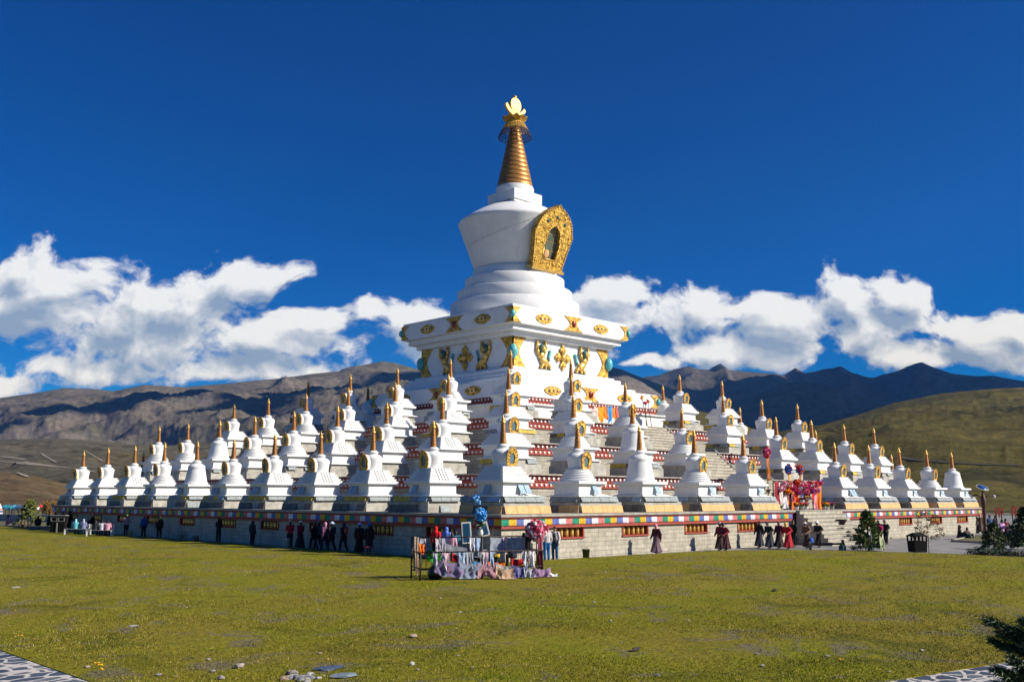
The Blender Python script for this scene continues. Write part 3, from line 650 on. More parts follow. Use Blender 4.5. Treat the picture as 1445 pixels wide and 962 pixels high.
CN = {(150,30,45):'maroon',(225,215,210):'cream',(20,125,60):'green',(235,230,235):'pale lilac',(240,120,25):'orange',(30,40,90):'navy',(240,105,25):'bright orange',(235,80,40):'vermilion',(245,235,230):'off-white',(240,240,240):'white',(25,95,190):'blue',(215,20,30):'red',(20,45,110):'dark blue',(225,30,35):'scarlet',(225,150,170):'pink',(240,150,20):'golden yellow',(235,130,20):'amber'}
sw = list(CN.values())
for k, (x, c, d) in enumerate(sc):
    z = Z1+rng.uniform(1.65, 2.0); w = rng.uniform(.36, .55)
    mb = cloth_strip((x-w/2, AY+.25+rng.uniform(-.15,.15), z+rng.uniform(-.15,.15)), (x+w/2, AY+.25+rng.uniform(-.15,.15), z), d, cloth_mat(c), .05, 1.5, 10, 9, (0,-1), .07, .12)
    nb = '' if k == 0 else ', next right of the %s one' % CN[sc[k-1][1]]
    tag(mb.build('prayer_scarf'), '%s scarf hanging on the altar rack%s' % (CN[c], nb if nb else ', leftmost'), 'scarf', 'scarves hung over the altar')
t = thing('scarf_rack', 'dark wooden rack the altar scarves hang from', 'rack', (.2, AY+.35, Z1))
mb = MB(); mb.tube((-3.0,0,1.95),(3.2,0,1.95),.035,.035,WOOD); mb.build('rail', t)
for x in (-3.0, 3.2): mb = MB(); mb.tube((x,0,0),(x,0,2.0),.04,.035,WOOD); mb.build('post', t)
for k, (x, z, cols, lab) in enumerate([(-2.35,1.5,['white','pink'],'low white and pink'),(-1.5,1.35,['orange','yellow'],'golden orange'),(.2,1.75,['white','magenta'],'white and magenta'),(.95,1.35,['pink','deep'],'low rosy'),(1.75,1.95,['red','white'],'red and white'),(1.75,1.4,['purple','magenta'],'violet'),(2.6,1.45,['pink','white'],'low pale pink'),(-.2,2.0,['orange','red'],'topmost orange and red'),(-1.9,1.85,['white','pink'],'white and pink'),(-.7,1.55,['deep','magenta'],'crimson'),(-.1,1.35,['purple','deep'],'purple and crimson'),(.6,1.9,['pink','orange','white'],'pink and orange'),(1.2,1.75,['magenta','white','pink'],'magenta and white'),(2.3,1.9,['red','pink'],'red'),(2.95,2.0,['purple','pink'],'lilac'),(-1.2,1.8,['orange','pink','white'],'orange and pink')]):
    mb = bouquet_mb((x, AY+.02, Z1+z-.1), .25, .2, cols, 34, .10)
    tag(mb.build('bouquet'), '%s bunch of cloth flowers fastened high on the altar rack' % lab, 'flowers', 'flower bunches on the altar')
for k, (x, cols, lab) in enumerate([(-2.1,['yellow','red'],'yellow and red'),(-1.45,['red','orange'],'red and orange'),(-.85,['magenta','pink'],'magenta'),(1.6,['orange','yellow'],'orange'),(2.1,['yellow','orange'],'yellow'),(2.75,['purple','pink'],'purple')]):
    t = thing('flower_pot', 'potted %s flowers on the deck edge in front of the altar' % lab, 'flower pot', (x, -29.55, Z1), 0, 'potted flowers before the altar')
    mb = MB(); mb.lathe([(.11,0),(.15,.2),(.16,.22),(.13,.21)], CONC if k % 2 else DOT, 14); mb.build('pot', t)
    mb = leaves_mb((0,0,.34), .2, .14, 70, .14, [LEAF, LEAFY]); mb.build('leaves', t)
    mb = bouquet_mb((0,0,.42), .2, .1, cols, 16, .07); mb.build('blossoms', t)
# small upper altar beside the topmost row
for k, (x, c, d) in enumerate([(-2.9,(240,190,180),.8),(-2.35,(245,150,20),1.2),(-1.8,(240,120,20),1.1),(-1.25,(70,140,200),1.4),(-.7,(240,135,25),1.0),(-.15,(225,100,90),1.1),(.3,(240,150,110),1.0)]):
    mb = cloth_strip((x, -12.2, 10.35+rng.uniform(-.2,.2)), (x+.62, -12.2, 10.3+rng.uniform(-.2,.2)), d, cloth_mat(c), .12, 1.5, 10, 7, (0,-1), .08, .2)
    tag(mb.build('prayer_scarf'), '%s scarf strung on a line %s' % (['pale pink','golden','deep orange','sky blue','vermilion','crimson','peach'][k], 'below the great stupa'), 'scarf', 'scarves strung below the great stupa')
mb = MB()
for k in range(8): mb.tube((-3.2+.55*k, -12.22, 10.45-.16*math.sin(PI*k/8)), (-3.2+.55*(k+1), -12.22, 10.45-.16*math.sin(PI*(k+1)/8)), .012, .012, DARK, 5)
tag(mb.build('scarf_line'), 'thin line carrying bright scarves below the great stupa', 'line')
for k, (x, y, lean, hh, cols) in enumerate([(-3.3,-12.3,-.1,2.5,['red','deep']),(3.6,-12.6,.6,2.7,['yellow','orange']),(3.0,-12.9,.1,2.2,['magenta','deep']),(4.4,-12.4,.4,2.5,['orange'])]):
    t = thing('flower_pole', 'slanting pole with a %s flower tip beside the topmost terrace' % ['red','yellow','magenta','orange'][k], 'pole', (x, y, 8.6), 0, 'slanting poles by the topmost terrace')
    mb = MB(); mb.tube((0,0,0),(-lean*1.3,0,hh),.03,.025,WOOD); mb.build('pole', t); mb = bouquet_mb((-lean*1.3,0,hh), .13, .15, cols, 12, .1); mb.build('flower_ball', t)
# clutter on the entrance stairs
def carton(x, y, z, w, d, hh, rz, lab, m):
    t = thing('carton', lab, 'box', (x,y,z), rz, 'cartons left on the stairs'); mb = MB(); mb.box(-w/2,w/2,-d/2,d/2,0,hh,m); mb.build('box_body', t)
    mb = MB(); tf = Matrix.Translation((-w/2,0,hh)) @ Matrix.Rotation(R(-60), 4, 'Y'); mb.box(-w*.45,0,-d/2,d/2,0,.008,m,tf); mb.build('flap', t)
CARD = M('cardboard', (.30,.19,.095), .9, 0, .2, 5)
SZ = lambda k: 2.15-.2522*k
carton(1.0, -32.0, SZ(8)+.003, .6, .42, .42, .3, 'brown cardboard box on the lower stairs', CARD); carton(2.0, -32.55, -.1, .62, .45, .5, -.2, 'tan cardboard box standing at the foot of the stairs', CARD)
mb = MB(); mb.lathe([(.16,0),(.18,.06),(.36,.34),(.37,.38),(.33,.36),(.15,.09),(.01,.08)], IRON, 18)
tag(mb.build('brazier', None, (1.3,-31.0,SZ(4)+.003)), 'dark iron bowl standing on the entrance stairs', 'brazier')
for k, (x, s_, q) in enumerate([(.1,5,.1),(.6,5,.13),(1.0,6,.16),(-.2,7,.1),(.5,7,.2),(.2,8,.14),(1.6,7,.12)]):
    mb = MB(); mb.ell((0,0,q*.4), (q*1.4,q,q*.6), SLAB_P, 8, 6); o = mb.build('offering_stone', None, (x, -29.87-.278*s_-.13, SZ(s_)+.004), 0)
    tag(o, 'dark flat stone left on a tread of the entrance stairs', 'stone', 'stones left on the entrance stairs')

# ------------------------------------------------------------------ the offering rack on the lawn
A_, B_ = Vector((-39.7,-36.0,0)), Vector((-35.3,-37.9,0)); U = (B_-A_).normalized(); Vb = Vector((-U.y, U.x, 0)); 
if Vb.dot(FW) < 0: Vb = -Vb
OUTV = (-Vb.x, -Vb.y); LN = (B_-A_).length; MIDU = 2.35
rack = thing('offering_rack', 'rusty iron rail pen hung with cloths and flowers on the lawn', 'railing', tuple(A_))
def rk(u, v, z): return U*u+Vb*v+Vector((0,0,z))
for u, v, hh in ((0,0,1.02),(MIDU,0,1.55),(LN,0,1.02),(0,1.25,1.5),(MIDU,1.25,1.5),(LN,1.25,1.5)):
    mb = MB(); mb.tube(rk(u,v,0), rk(u,v,hh), .032 if hh < 1.54 else .05, .032 if hh < 1.54 else .05, IRON); mb.build('post', rack)
for z, v in ((1.0,0),(.42,0),(1.48,1.25),(.9,1.25),(.3,1.25)):
    mb = MB(); mb.tube(rk(0,v,z), rk(LN,v,z), .024, .024, IRON); mb.build('rail', rack)
for u in (0, LN):
    for z in (.42, .98): mb = MB(); mb.tube(rk(u,0,z), rk(u,1.25,z+.02), .022, .022, IRON); mb.build('rail', rack)
for k in range(1, 24):
    for v, z0, z1 in ((0,.42,1.0),(1.25,.3,1.48)): mb = MB(); mb.tube(rk(LN*k/24,v,z0), rk(LN*k/24,v,z1), .008, .008, IRON, 5); mb.build('thin_bar', rack)
def hang(u0, u1, v, z0, z1, drop, rgb, lab, sag=.08, folds=2.5, flare=.05, ragged=.1):
    p = A_+rk(u0, v-.04, z0); q = A_+rk(u1, v-.04, z1)
    if v < 0: sag, folds, flare, ragged = sag+.06, rng.uniform(1.2, 2.0), .10, .28
    mb = cloth_strip(p, q, drop, cloth_mat(rgb), sag, folds, 14, 10, OUTV, flare, ragged)
    tag(mb.build('hanging_cloth'), lab, 'cloth', 'cloths hung on the iron pen')
hang(.62,1.45,1.25,1.02,1.0,.42,(40,150,25),'bright green cloth tied at the left of the iron pen',.05); hang(1.35,2.15,.7,.98,.8,.36,(190,15,25),'red cloth sagging in the left half of the iron pen',.1)
hang(.55,1.6,-.03,.80,.66,.62,(120,108,142),'mauve cloth low on the left of the iron pen, white hem',.05); hang(1.45,2.3,-.06,.66,.60,.6,(125,135,155),'pale blue-grey cloth hanging to the grass in the iron pen',.02)
hang(2.15,2.95,-.08,.60,.62,.62,(165,120,132),'dusty pink cloth low in the middle of the iron pen',.03); hang(2.85,3.6,-.10,.58,.50,.66,(160,155,150),'grey cloth heaped low right of the middle post',.02)
hang(1.2,3.0,1.25,1.28,1.0,.34,(120,122,132),'long grey cloth strung across the back rail, left half',.06,4); hang(3.1,4.15,1.25,1.46,1.44,.55,(150,155,170),'silver-grey cloth on the back rail right of the middle post',.02,4,.03)
hang(3.95,4.55,1.25,1.46,1.46,.6,(165,170,185),'pale silver cloth on the back rail, right part',.02,3,.03); hang(.9,1.3,1.25,1.46,1.44,.5,(175,165,170),'pale mauve cloth bundled on the back rail at the left',.05,2)
hang(2.35,3.0,1.25,.58,.55,.26,(15,120,180),'turquoise blue cloth low on the back rail',.03,2); hang(3.0,3.7,1.25,.55,.55,.2,(225,110,20),'orange cloth low on the back rail behind the middle post',.03,2)
hang(3.75,4.6,.6,.70,.98,.3,(195,20,30),'red cloth slung inside the right half of the iron pen',.16,2); hang(3.5,4.05,-.12,.52,.44,.52,(95,95,145),'violet blue cloth low on the right of the iron pen',.03)
hang(3.95,4.4,-.1,.42,.38,.36,(170,172,180),'small light grey cloth low on the right of the iron pen',.03); hang(4.35,5.05,-.12,.40,.38,.46,(158,125,158),'lilac cloth spread low at the right end of the iron pen',.03)
hang(2.75,3.45,-.42,.52,.42,.62,(185,155,130),'cream and peach cloth trailing on the grass before the pen',.05,2,.1); hang(4.95,5.35,-.12,.3,.16,.2,(225,225,225),'white cloth trailing on the grass at the right end of the pen',.05,2,.06)
hang(4.62,4.8,.1,1.4,1.4,1.2,(140,50,70),'maroon scarf wound down the right end of the iron pen',.0,2,.04); hang(-.02,.16,.9,1.55,1.5,1.3,(165,140,120),'beige scarf wound down the left back post of the pen',.0,2,.04)
hang(.16,.4,.9,1.3,1.25,.35,(235,120,30),'orange scarf knotted near the left back post of the pen',.02,2,.05)
kg = np.random.default_rng(4)
for k in range(22):
    u0 = kg.uniform(.1, LN-.3); v = [0, 0, 1.25, 1.25, .6][k % 5]; w = kg.uniform(.10, .26); z = {0: 1.0, 1.25: 1.48, .6: .99}[v]
    c, nm = [((205,205,212),'white'), ((150,153,165),'grey'), ((215,180,190),'pale pink'), ((150,175,205),'pale blue')][k % 4]
    mb = cloth_strip(A_+rk(u0, v-.05, z), A_+rk(u0+w, v-.05, z-.03), kg.uniform(.3, .75), cloth_mat(c), .02, 1.2, 6, 9, OUTV, .06, .25)
    tag(mb.build('ritual_scarf'), 'narrow %s scarf knotted to a rail of the iron pen' % nm, 'scarf', 'narrow %s scarves on the iron pen' % nm)
def vase(p, cols, lab, hgt, rx, rz, n, stem=.4):
    t = thing('flower_vase', lab, 'flowers', tuple(p)); mb = MB(); mb.lathe([(.07,0),(.10,.12),(.07,.26),(.09,.34),(.07,.33)], DOT, 14); mb.build('vase', t)
    mb = leaves_mb((0,0,.45), .16, .12, 60, .16, [LEAF]); mb.build('leaves', t); mb = bouquet_mb((0,0,hgt), rx, rz, cols, n, .1); mb.build('blossoms', t); return t
t = vase(A_+rk(MIDU-.05,0,1.56), ['blue','lblue'], 'tall bunch of bright blue cloth flowers above the middle post of the pen', .78, .2, .26, 36)
mb = bouquet_mb((-.22,0,1.3), .12, .2, ['lblue','blue'], 12, .09); mb.build('blossoms', t)
t = thing('flower_stand', 'big round bunch of pink and white cloth flowers at the right end of the pen', 'flowers', tuple(A_+rk(LN+.05,.7,0)))
mb = MB(); mb.tube((0,0,0),(0,0,1.5),.03,.03,IRON); mb.build('pole', t); mb = bouquet_mb((0,0,1.72), .42, .4, ['pink','white','deep','pink'], 110, .12); mb.build('flower_ball', t)
mb = cloth_strip((-.1,-.1,1.5),(.2,-.1,1.5),.9,cloth_mat((170,165,175)),.02,2,8,8,OUTV); mb.build('ribbon', t)
for k, (u, v, hh, m, lab) in enumerate([(.75,.6,.5,DARK,'dark bin bag on the grass inside the left of the pen')]):
    mb = MB(); mb.lathe([(.2,0),(.3,.12),(.28,.35),(.12,.5),(.05,.58)], cloth_mat((25,25,32), .4), 12); o = mb.build('bin_bag', None, tuple(A_+rk(u,v,0))); tag(o, lab, 'bag')
for px, py, zc, w, hh, lab in ((661,793,1.35,.44,.98,'blue framed panel with white border, standing left of the blue flowers'),(695,797,1.62,.42,.62,'smaller tilted blue framed panel right of the blue flowers')):
    p = at(px, py); t = thing('framed_panel', lab, 'panel', tuple(p), HEAD-PI/2+.12)
    tf = Matrix.Rotation(R(-14 if w < .43 else -4), 4, 'Y'); z0 = zc-hh/2
    mb = MB(); mb.box(-w/2,w/2,-.02,.02,z0,z0+hh,DOT,tf); mb.build('border', t); mb = MB(); mb.box(-w/2+.06,w/2-.06,-.03,-.018,z0+.06,z0+hh-.06,cloth_mat((25,75,110),.4),tf); mb.build('panel_face', t)
    mb = MB(); mb.tube((0,.05,0),(0,.04,zc),.03,.03,IRON); mb.build('pole', t)
# ------------------------------------------------------------------ people
SUB = 'REMESH'
def remesh(mb, vox, sm=2):
    me = mb.mesh('tmp'); o = bpy.data.objects.new('tmp', me); COL.objects.link(o)
    m = o.modifiers.new('r', 'REMESH'); m.mode = 'VOXEL'; m.voxel_size = vox; m.use_smooth_shade = True
    s = o.modifiers.new('s', 'SMOOTH'); s.iterations = sm; s.factor = .5
    dg = bpy.context.evaluated_depsgraph_get(); dg.update(); out = bpy.data.meshes.new_from_object(o.evaluated_get(dg))
    vs = [tuple(v.co) for v in out.vertices]; fs = [tuple(p.vertices) for p in out.polygons]
    bpy.data.objects.remove(o); bpy.data.meshes.remove(me); bpy.data.meshes.remove(out); return vs, fs
V = Vector
def pose_joints(pose):
    J = dict(pel=V((0,0,.90)), che=V((0,.01,1.24)), nec=V((0,.0,1.40)), hea=V((0,-.02,1.535)))
    for s, n in ((1,'l'),(-1,'r')):
        J['hip'+n] = V((.09*s,0,.86)); J['kne'+n] = V((.10*s,-.02,.47)); J['ank'+n] = V((.10*s,.02,.09)); J['toe'+n] = V((.12*s,-.13,.035))
        J['sho'+n] = V((.175*s,.01,1.34)); J['elb'+n] = V((.235*s,.04,1.07)); J['wri'+n] = V((.225*s,-.06,.83))
    if pose == 'hands_up':
        for s, n in ((1,'l'),(-1,'r')): J['elb'+n] = V((.22*s,-.04,1.09)); J['wri'+n] = V((.09*s,-.24,1.22))
    if pose in ('walk', 'stoop'):
        J['knel'] = V((.10,-.16,.49)); J['ankl'] = V((.10,-.23,.10)); J['toel'] = V((.11,-.37,.05)); J['kner'] = V((-.10,.02,.46)); J['ankr'] = V((-.10,.25,.16)); J['toer'] = V((-.11,.14,.035))
        J['elbl'] = V((.23,.12,1.08)); J['wril'] = V((.22,.10,.83)); J['elbr'] = V((-.23,-.04,1.07)); J['wrir'] = V((-.2,-.22,.90))
    if pose == 'stoop':
        for k in ('che','nec','hea','shol','shor','elbl','elbr','wril','wrir'):
            p = J[k]-J['pel']; J[k] = J['pel']+Matrix.Rotation(R(24), 3, 'X') @ p
        J['hea'] += V((0,.0,.02)); J['wril'] = V((.16,-.42,.92)); J['wrir'] = V((-.16,-.40,.9))
    if pose == 'bend':
        for k in ('che','nec','hea','shol','shor','elbl','elbr','wril','wrir'):
            p = J[k]-J['pel']; J[k] = J['pel']+Matrix.Rotation(R(58), 3, 'X') @ p
        for s, n in ((1,'l'),(-1,'r')): J['elb'+n] = V((.2*s,-.42,.85)); J['wri'+n] = V((.14*s,-.55,.66))
    if pose == 'bench':
        d = V((0,0,-.40))
        for k in ('pel','che','nec','hea','shol','shor'): J[k] = J[k]+d+V((0,.05,0))
        for s, n in ((1,'l'),(-1,'r')):
            J['hip'+n] = V((.09*s,.02,.50)); J['kne'+n] = V((.12*s,-.40,.50)); J['ank'+n] = V((.11*s,-.40,.10)); J['toe'+n] = V((.12*s,-.55,.035)); J['elb'+n] = V((.24*s,.0,.68)); J['wri'+n] = V((.12*s,-.24,.58))
    if pose == 'ground':
        d = V((0,0,-.78))
        for k in ('pel','che','nec','hea','shol','shor'): J[k] = J[k]+d+V((0,.1 if k == 'pel' else .04,0))
        for s, n in ((1,'l'),(-1,'r')):
            J['hip'+n] = V((.10*s,.08,.12)); J['kne'+n] = V((.20*s,-.27,.36)); J['ank'+n] = V((.13*s,-.42,.09)); J['toe'+n] = V((.15*s,-.57,.035)); J['elb'+n] = V((.24*s,-.06,.32)); J['wri'+n] = V((.12*s,-.3,.36))
    return J
def limb(mb, pts, rad, m):
    for a, b, ra, rb in zip(pts, pts[1:], rad, rad[1:]): mb.tube(a, b, ra, rb, m, 12)
    for p, r in zip(pts, rad): mb.ell(p, (r,r,r), m, 10, 7)
def torso(mb, J, k, m, bottom=0):
    for t in np.linspace(bottom, 1, 9):
        p = J['pel'].lerp(J['che'], t) ; w = .155-.018*math.sin(PI*t)+.02*t; mb.ell(p, (w*k, .108*k, .09*k), m, 14, 8)
    mb.ell(J['shol'].lerp(J['shor'], .5)-V((0,0,.03)), (.17*k,.10*k,.08*k), m, 14, 8)
ARCH = {}
def archetype(pose):
    if pose in ARCH: return ARCH[pose]
    J = pose_joints(pose); A = {'J': J}; m = SKIN
    mb = MB(); torso(mb, J, .9, m); mb.tube(J['che'], J['nec'], .08, .055, m); mb.tube(J['nec'], J['hea'], .055, .05, m)
    mb.ell(J['hea'], (.075,.092,.112), m, 16, 12); mb.ell(J['hea']+V((0,-.03,-.06)), (.052,.055,.05), m, 12, 8)
    for n in 'lr':
        limb(mb, [J['hip'+n], J['kne'+n], J['ank'+n], J['toe'+n]], [.085,.055,.038,.03], m); limb(mb, [J['sho'+n], J['elb'+n], J['wri'+n]], [.052,.04,.027], m)
    vs, fs = remesh(mb, .022); b = MB(); b.add(vs, fs, m, True)
    for n, s in (('l',1),('r',-1)):        # hands: palm, four fingers, thumb
        w = J['wri'+n]; d = (w-J['elb'+n]).normalized(); a = d.orthogonal().normalized(); c = d.cross(a)
        b.ell(w+d*.045, (.036,.036,.036), m, 8, 6)
        for q, L in ((-1.5,.062),(-.5,.074),(.5,.07),(1.5,.055)):
            p = w+d*.07+a*q*.016; e = p+d*L*.55+c*.008; b.tube(p, e, .0095, .009, m, 6); b.tube(e, e+(d*.6+c*.7)*L*.5, .009, .007, m, 6)
        p = w+d*.035-a*.03; e = p+(d*.6-a*.6)*.04; b.tube(p, e, .011, .010, m, 6); b.tube(e, e+(d*.9+c*.3)*.03, .010, .008, m, 6)
    H = J['hea']; b.ell(H+V((0,-.095,-.015)), (.014,.022,.026), m, 8, 6)
    for s in (-1, 1): b.ell(H+V((.03*s,-.082,.012)), (.014,.012,.008), HAIR, 8, 5); b.ell(H+V((.03*s,-.083,.032)), (.02,.01,.005), HAIR, 8, 4); b.ell(H+V((.078*s,.005,-.01)), (.012,.02,.03), m, 8, 6)
    b.ell(H+V((0,-.082,-.058)), (.024,.012,.006), M('lips', (.25,.07,.06), .6), 8, 4)
    A['body'] = b.mesh('body')
    mb = MB(); torso(mb, J, 1.16, WHITE)
    for n in 'lr': limb(mb, [J['sho'+n], J['elb'+n], J['wri'+n]], [.078,.062,.052], WHITE)
    mb.ell(J['nec']-V((0,0,.035)), (.085,.075,.05), WHITE); g = MB(); g.add(*remesh(mb, .024), WHITE, True); A['jacket'] = g.mesh('jacket')
    mb = MB(); mb.ell(J['pel'], (.165,.125,.12), WHITE, 14, 8)
    for n in 'lr': limb(mb, [J['hip'+n], J['kne'+n], J['ank'+n]], [.108,.078,.066], WHITE)
    g = MB(); g.add(*remesh(mb, .024), WHITE, True); A['trousers'] = g.mesh('trousers')
    if pose not in ('bench', 'ground'):
        mb = MB(); cen = (J['ankl']+J['ankr'])/2; cen.z = .17
        st = abs(J['ankl'].y-J['ankr'].y)*.35
        for t in np.linspace(0, 1, 16):
            p = J['pel'].lerp(cen, t)+V((0,0,.08*(1-t))); mb.ell(p, (.17+.075*t, .13+.075*t+st*t, .07), WHITE, 18, 8)
        for k in range(7):
            a = 2*PI*k/7+.3; mb.tube(J['pel']+V((.12*math.cos(a), .09*math.sin(a), 0)), cen+V((.25*math.cos(a), (.2+st)*math.sin(a), -.03)), .03, .055, WHITE, 8)
        g = MB(); g.add(*remesh(mb, .026), WHITE, True); A['skirt'] = g.mesh('long_skirt')
    else:
        mb = MB(); mb.ell(J['pel'], (.2,.17,.13), WHITE, 14, 8)
        for n in 'lr': limb(mb, [J['hip'+n], J['kne'+n], J['ank'+n].lerp(J['kne'+n], .25)], [.14,.13,.12], WHITE)
        mb.ell((J['knel']+J['kner'])/2-V((0,-.1,.08)), (.2,.22,.1), WHITE); g = MB(); g.add(*remesh(mb, .028), WHITE, True); A['skirt'] = g.mesh('long_skirt')
    A['shoe'] = []
    for n in 'lr':
        mb = MB(); mb.tube(J['ank'+n]+V((0,.03,-.035)), J['toe'+n]+V((0,0,.01)), .05, .036, WHITE, 10); mb.ell(J['toe'+n]+V((0,0,.008)), (.042,.05,.036), WHITE); mb.ell(J['ank'+n]+V((0,.03,-.04)), (.046,.05,.045), WHITE)
        g = MB(); g.add(*remesh(mb, .016), WHITE, True); A['shoe'].append(g.mesh('shoe'))
    hd = {}
    mb = MB(); mb.ell(H+V((0,.012,.022)), (.084,.098,.108), WHITE, 16, 10); mb.ell(H+V((0,.065,-.06)), (.07,.04,.09), WHITE)
    hd['hair'] = mb.mesh('hair')
    mb = MB(); mb.ell(H+V((0,.012,.022)), (.085,.1,.108), WHITE, 16, 10); mb.ell(H+V((0,.085,-.1)), (.085,.045,.17), WHITE, 12, 8); mb.ell(H+V((0,.1,-.25)), (.08,.035,.16), WHITE, 12, 8); hd['long_hair'] = mb.mesh('long_hair')
    mb = MB(); mb.lathe([(.098,.035),(.1,.07),(.085,.115),(.045,.138),(.005,.142)], WHITE, 18, c=tuple(H+V((0,.008,0)))); mb.prism([(.07*math.cos(t), .07*math.sin(t)) for t in np.linspace(0, 2*PI, 14, endpoint=False)], -.006, .006, WHITE, Matrix.Translation(H+V((0,-.10,.045))) @ Matrix.Rotation(R(78), 4, 'X')); hd['cap'] = mb.mesh('cap')
    mb = MB(); mb.lathe([(.19,.03),(.195,.036),(.10,.06),(.098,.10),(.085,.135),(.03,.148),(.004,.15)], WHITE, 22, c=tuple(H+V((0,.008,0)))); hd['sun_hat'] = mb.mesh('sun_hat')
    mb = MB(); mb.ell(H+V((0,.022,.012)), (.098,.105,.122), WHITE, 14, 10); mb.ell(H+V((0,.06,-.11)), (.10,.075,.085), WHITE); mb.tube(H+V((0,.06,-.08)), J['nec']+V((0,.02,-.05)), .1, .12, WHITE, 12); g = MB(); g.add(*remesh(mb, .02), WHITE, True); hd['hood'] = g.mesh('hood')
    mb = MB(); mb.ell(H+V((0,.015,.02)), (.092,.105,.112), WHITE, 14, 10); mb.ell(H+V((0,.02,-.11)), (.085,.09,.06), WHITE); mb.ell(H+V((0,.10,-.14)), (.06,.03,.12), WHITE); g = MB(); g.add(*remesh(mb, .02), WHITE, True); hd['headscarf'] = g.mesh('headscarf')
    A['head'] = hd; ARCH[pose] = A; return A
def dress(name, me, root, mat):
    o = link(name, me, root); o.material_slots[0].link = 'OBJECT'; o.material_slots[0].material = mat; return o
def person(label, pose, loc, rz, top, bottom, head='hair', hcol=(18,16,16), garment='trousers', scale=1.0, shoes=(22,20,20), group=None, hair=None, bag=None):
    A = archetype(pose); root = thing('person', label, 'person', tuple(loc), rz, group); root.scale = (scale,)*3
    link('body', A['body'], root); dress('jacket', A['jacket'], root, cloth_mat(top)); dress('long_skirt' if garment == 'skirt' else 'trousers', A[garment], root, cloth_mat(bottom))
    for s in A['shoe']: dress('shoe', s, root, cloth_mat(shoes, .6))
    if head in ('cap', 'sun_hat'): dress('hair', A['head']['long_hair' if hair == 'long' else 'hair'], root, HAIR)
    dress(head, A['head'][head], root, HAIR if head in ('hair', 'long_hair') and hcol == (18,16,16) else cloth_mat(hcol))
    return root
def bag_on(root, lab, loc, r, rgb, cat='bag', name='bag'):
    m = root.matrix_basis if False else Matrix.Translation(root.location) @ Matrix.Rotation(root.rotation_euler.z, 4, 'Z')
    mb = MB(); mb.ell((0,0,0), r, cloth_mat(rgb), 12, 8); mb.tube((-r[0]*.5,0,r[2]*.8),(0,0,r[2]*1.7),.012,.012,cloth_mat(rgb)); mb.tube((r[0]*.5,0,r[2]*.8),(0,0,r[2]*1.7),.012,.012,cloth_mat(rgb))
    return tag(mb.build(name, None, tuple(m @ V(loc))), lab, cat)
ZP = -.10
def lp(px, d=1.0): return on(px, 0, -29.58-d, z=ZP)
def rp(px, d=1.2): return on(px, 1, -29.58-d, z=ZP)
W_ = R(90); AWAY = R(180); LEFT = R(-90)
# shaded left side
person('person in pinkish jacket and green hat at the shaded wall, cream bucket beside', 'hands_up', lp(177), W_+.9, (165,125,140), (25,22,25), 'cap', (70,130,60))
person('person in a bright blue jacket and reddish cap standing before the shaded wall', 'stand', lp(202), AWAY, (35,75,150), (18,18,22), 'cap', (190,110,95))
person('person in dark brown clothes standing right of the blue jacket at the shaded wall', 'stand', lp(224), AWAY-.3, (38,28,22), (20,17,16), 'hood', (40,30,26))
person('person in a long black hooded coat alone at the shaded wall between two wheel niches', 'hands_up', lp(308), W_+.5, (14,13,16), (13,12,14), 'hood', (14,13,16))
person('person in navy coat bowed beside a thin pale pole at the shaded wall', 'stand', lp(356), W_+.3, (22,24,44), (14,15,24), 'hood', (24,26,46), scale=.95)
person('person in a red jacket and beige hat beside the white bucket', 'hands_up', lp(409), AWAY-.2, (165,20,36), (25,22,24), 'cap', (205,180,165))
person('person in a crimson jacket and white hat right of the red jacket', 'walk', lp(423.5), AWAY, (130,16,46), (24,20,24), 'cap', (225,220,220), 'skirt')
person('person in black with a patterned hat behind the purple jacket', 'walk', lp(443), AWAY, (20,17,18), (15,14,15), 'sun_hat', (110,95,90))
person('person in grey with a dull hat half hidden by the black coat', 'walk', lp(449, .5), AWAY, (95,90,92), (24,22,24), 'sun_hat', (130,120,115))
person('person in a purple padded jacket and pink headscarf seen from behind', 'walk', lp(458.5, 1.3), AWAY, (92,50,84), (28,30,58), 'headscarf', (215,140,175))
person('person in black with a cyan stripe and pale blue hat beside the pink headscarf', 'walk', lp(468), AWAY, (22,30,34), (15,15,18), 'sun_hat', (175,195,220))
q = person('person in dark clothes and purple hood carrying an orange patched pack', 'walk', lp(485), AWAY, (30,16,20), (18,13,15), 'hood', (50,22,62))
bag_on(q, 'dark pack with an orange patch on the back of the purple hood', (0,.2,1.2), (.13,.08,.17), (190,80,50))
person('person in maroon shawl and pale blue hat, left of a pair, shaded wall', 'stand', lp(507), W_+.9, (44,12,20), (17,12,14), 'sun_hat', (175,190,235), 'skirt')
person('person in maroon shawl and bright blue hat, right of a pair, shaded wall', 'stand', lp(521), W_+.9, (40,12,20), (17,12,14), 'sun_hat', (40,110,190), 'skirt')
# left benches and beyond
person('person in black standing behind the benches against the shaded wall', 'stand', lp(127, 1.1), AWAY, (12,11,13), (11,10,12), 'hood', (13,12,14))
def bench(p, rz, lab, back):
    t = thing('park_bench', lab, 'bench', tuple(p), rz); G = M('bench_grey', (.34,.31,.32), .8, 0, .25, 8)
    mb = MB()
    for k in range(4): mb.box(-.95,.95,-.22+.115*k,-.12+.115*k,.42,.455,G)
    mb.build('seat', t)
    if back:
        mb = MB()
        for k in range(3): mb.box(-.93,.93,.27,.30,.52+.12*k,.62+.12*k,G)
        mb.build('backrest', t)
    for x in (-.9,.9):
        for y in (-.18,.24): mb = MB(); mb.box(x-.04,x+.04,y-.04,y+.04,0,.418 if y < 0 else (.88 if back else .418),DOT); mb.build('leg', t)
b1 = at(109, 754); b2 = at(140.5, 756)
bd = (at(156,755.5)-at(125,755.5)).normalized(); brz = math.atan2(bd.y, bd.x)
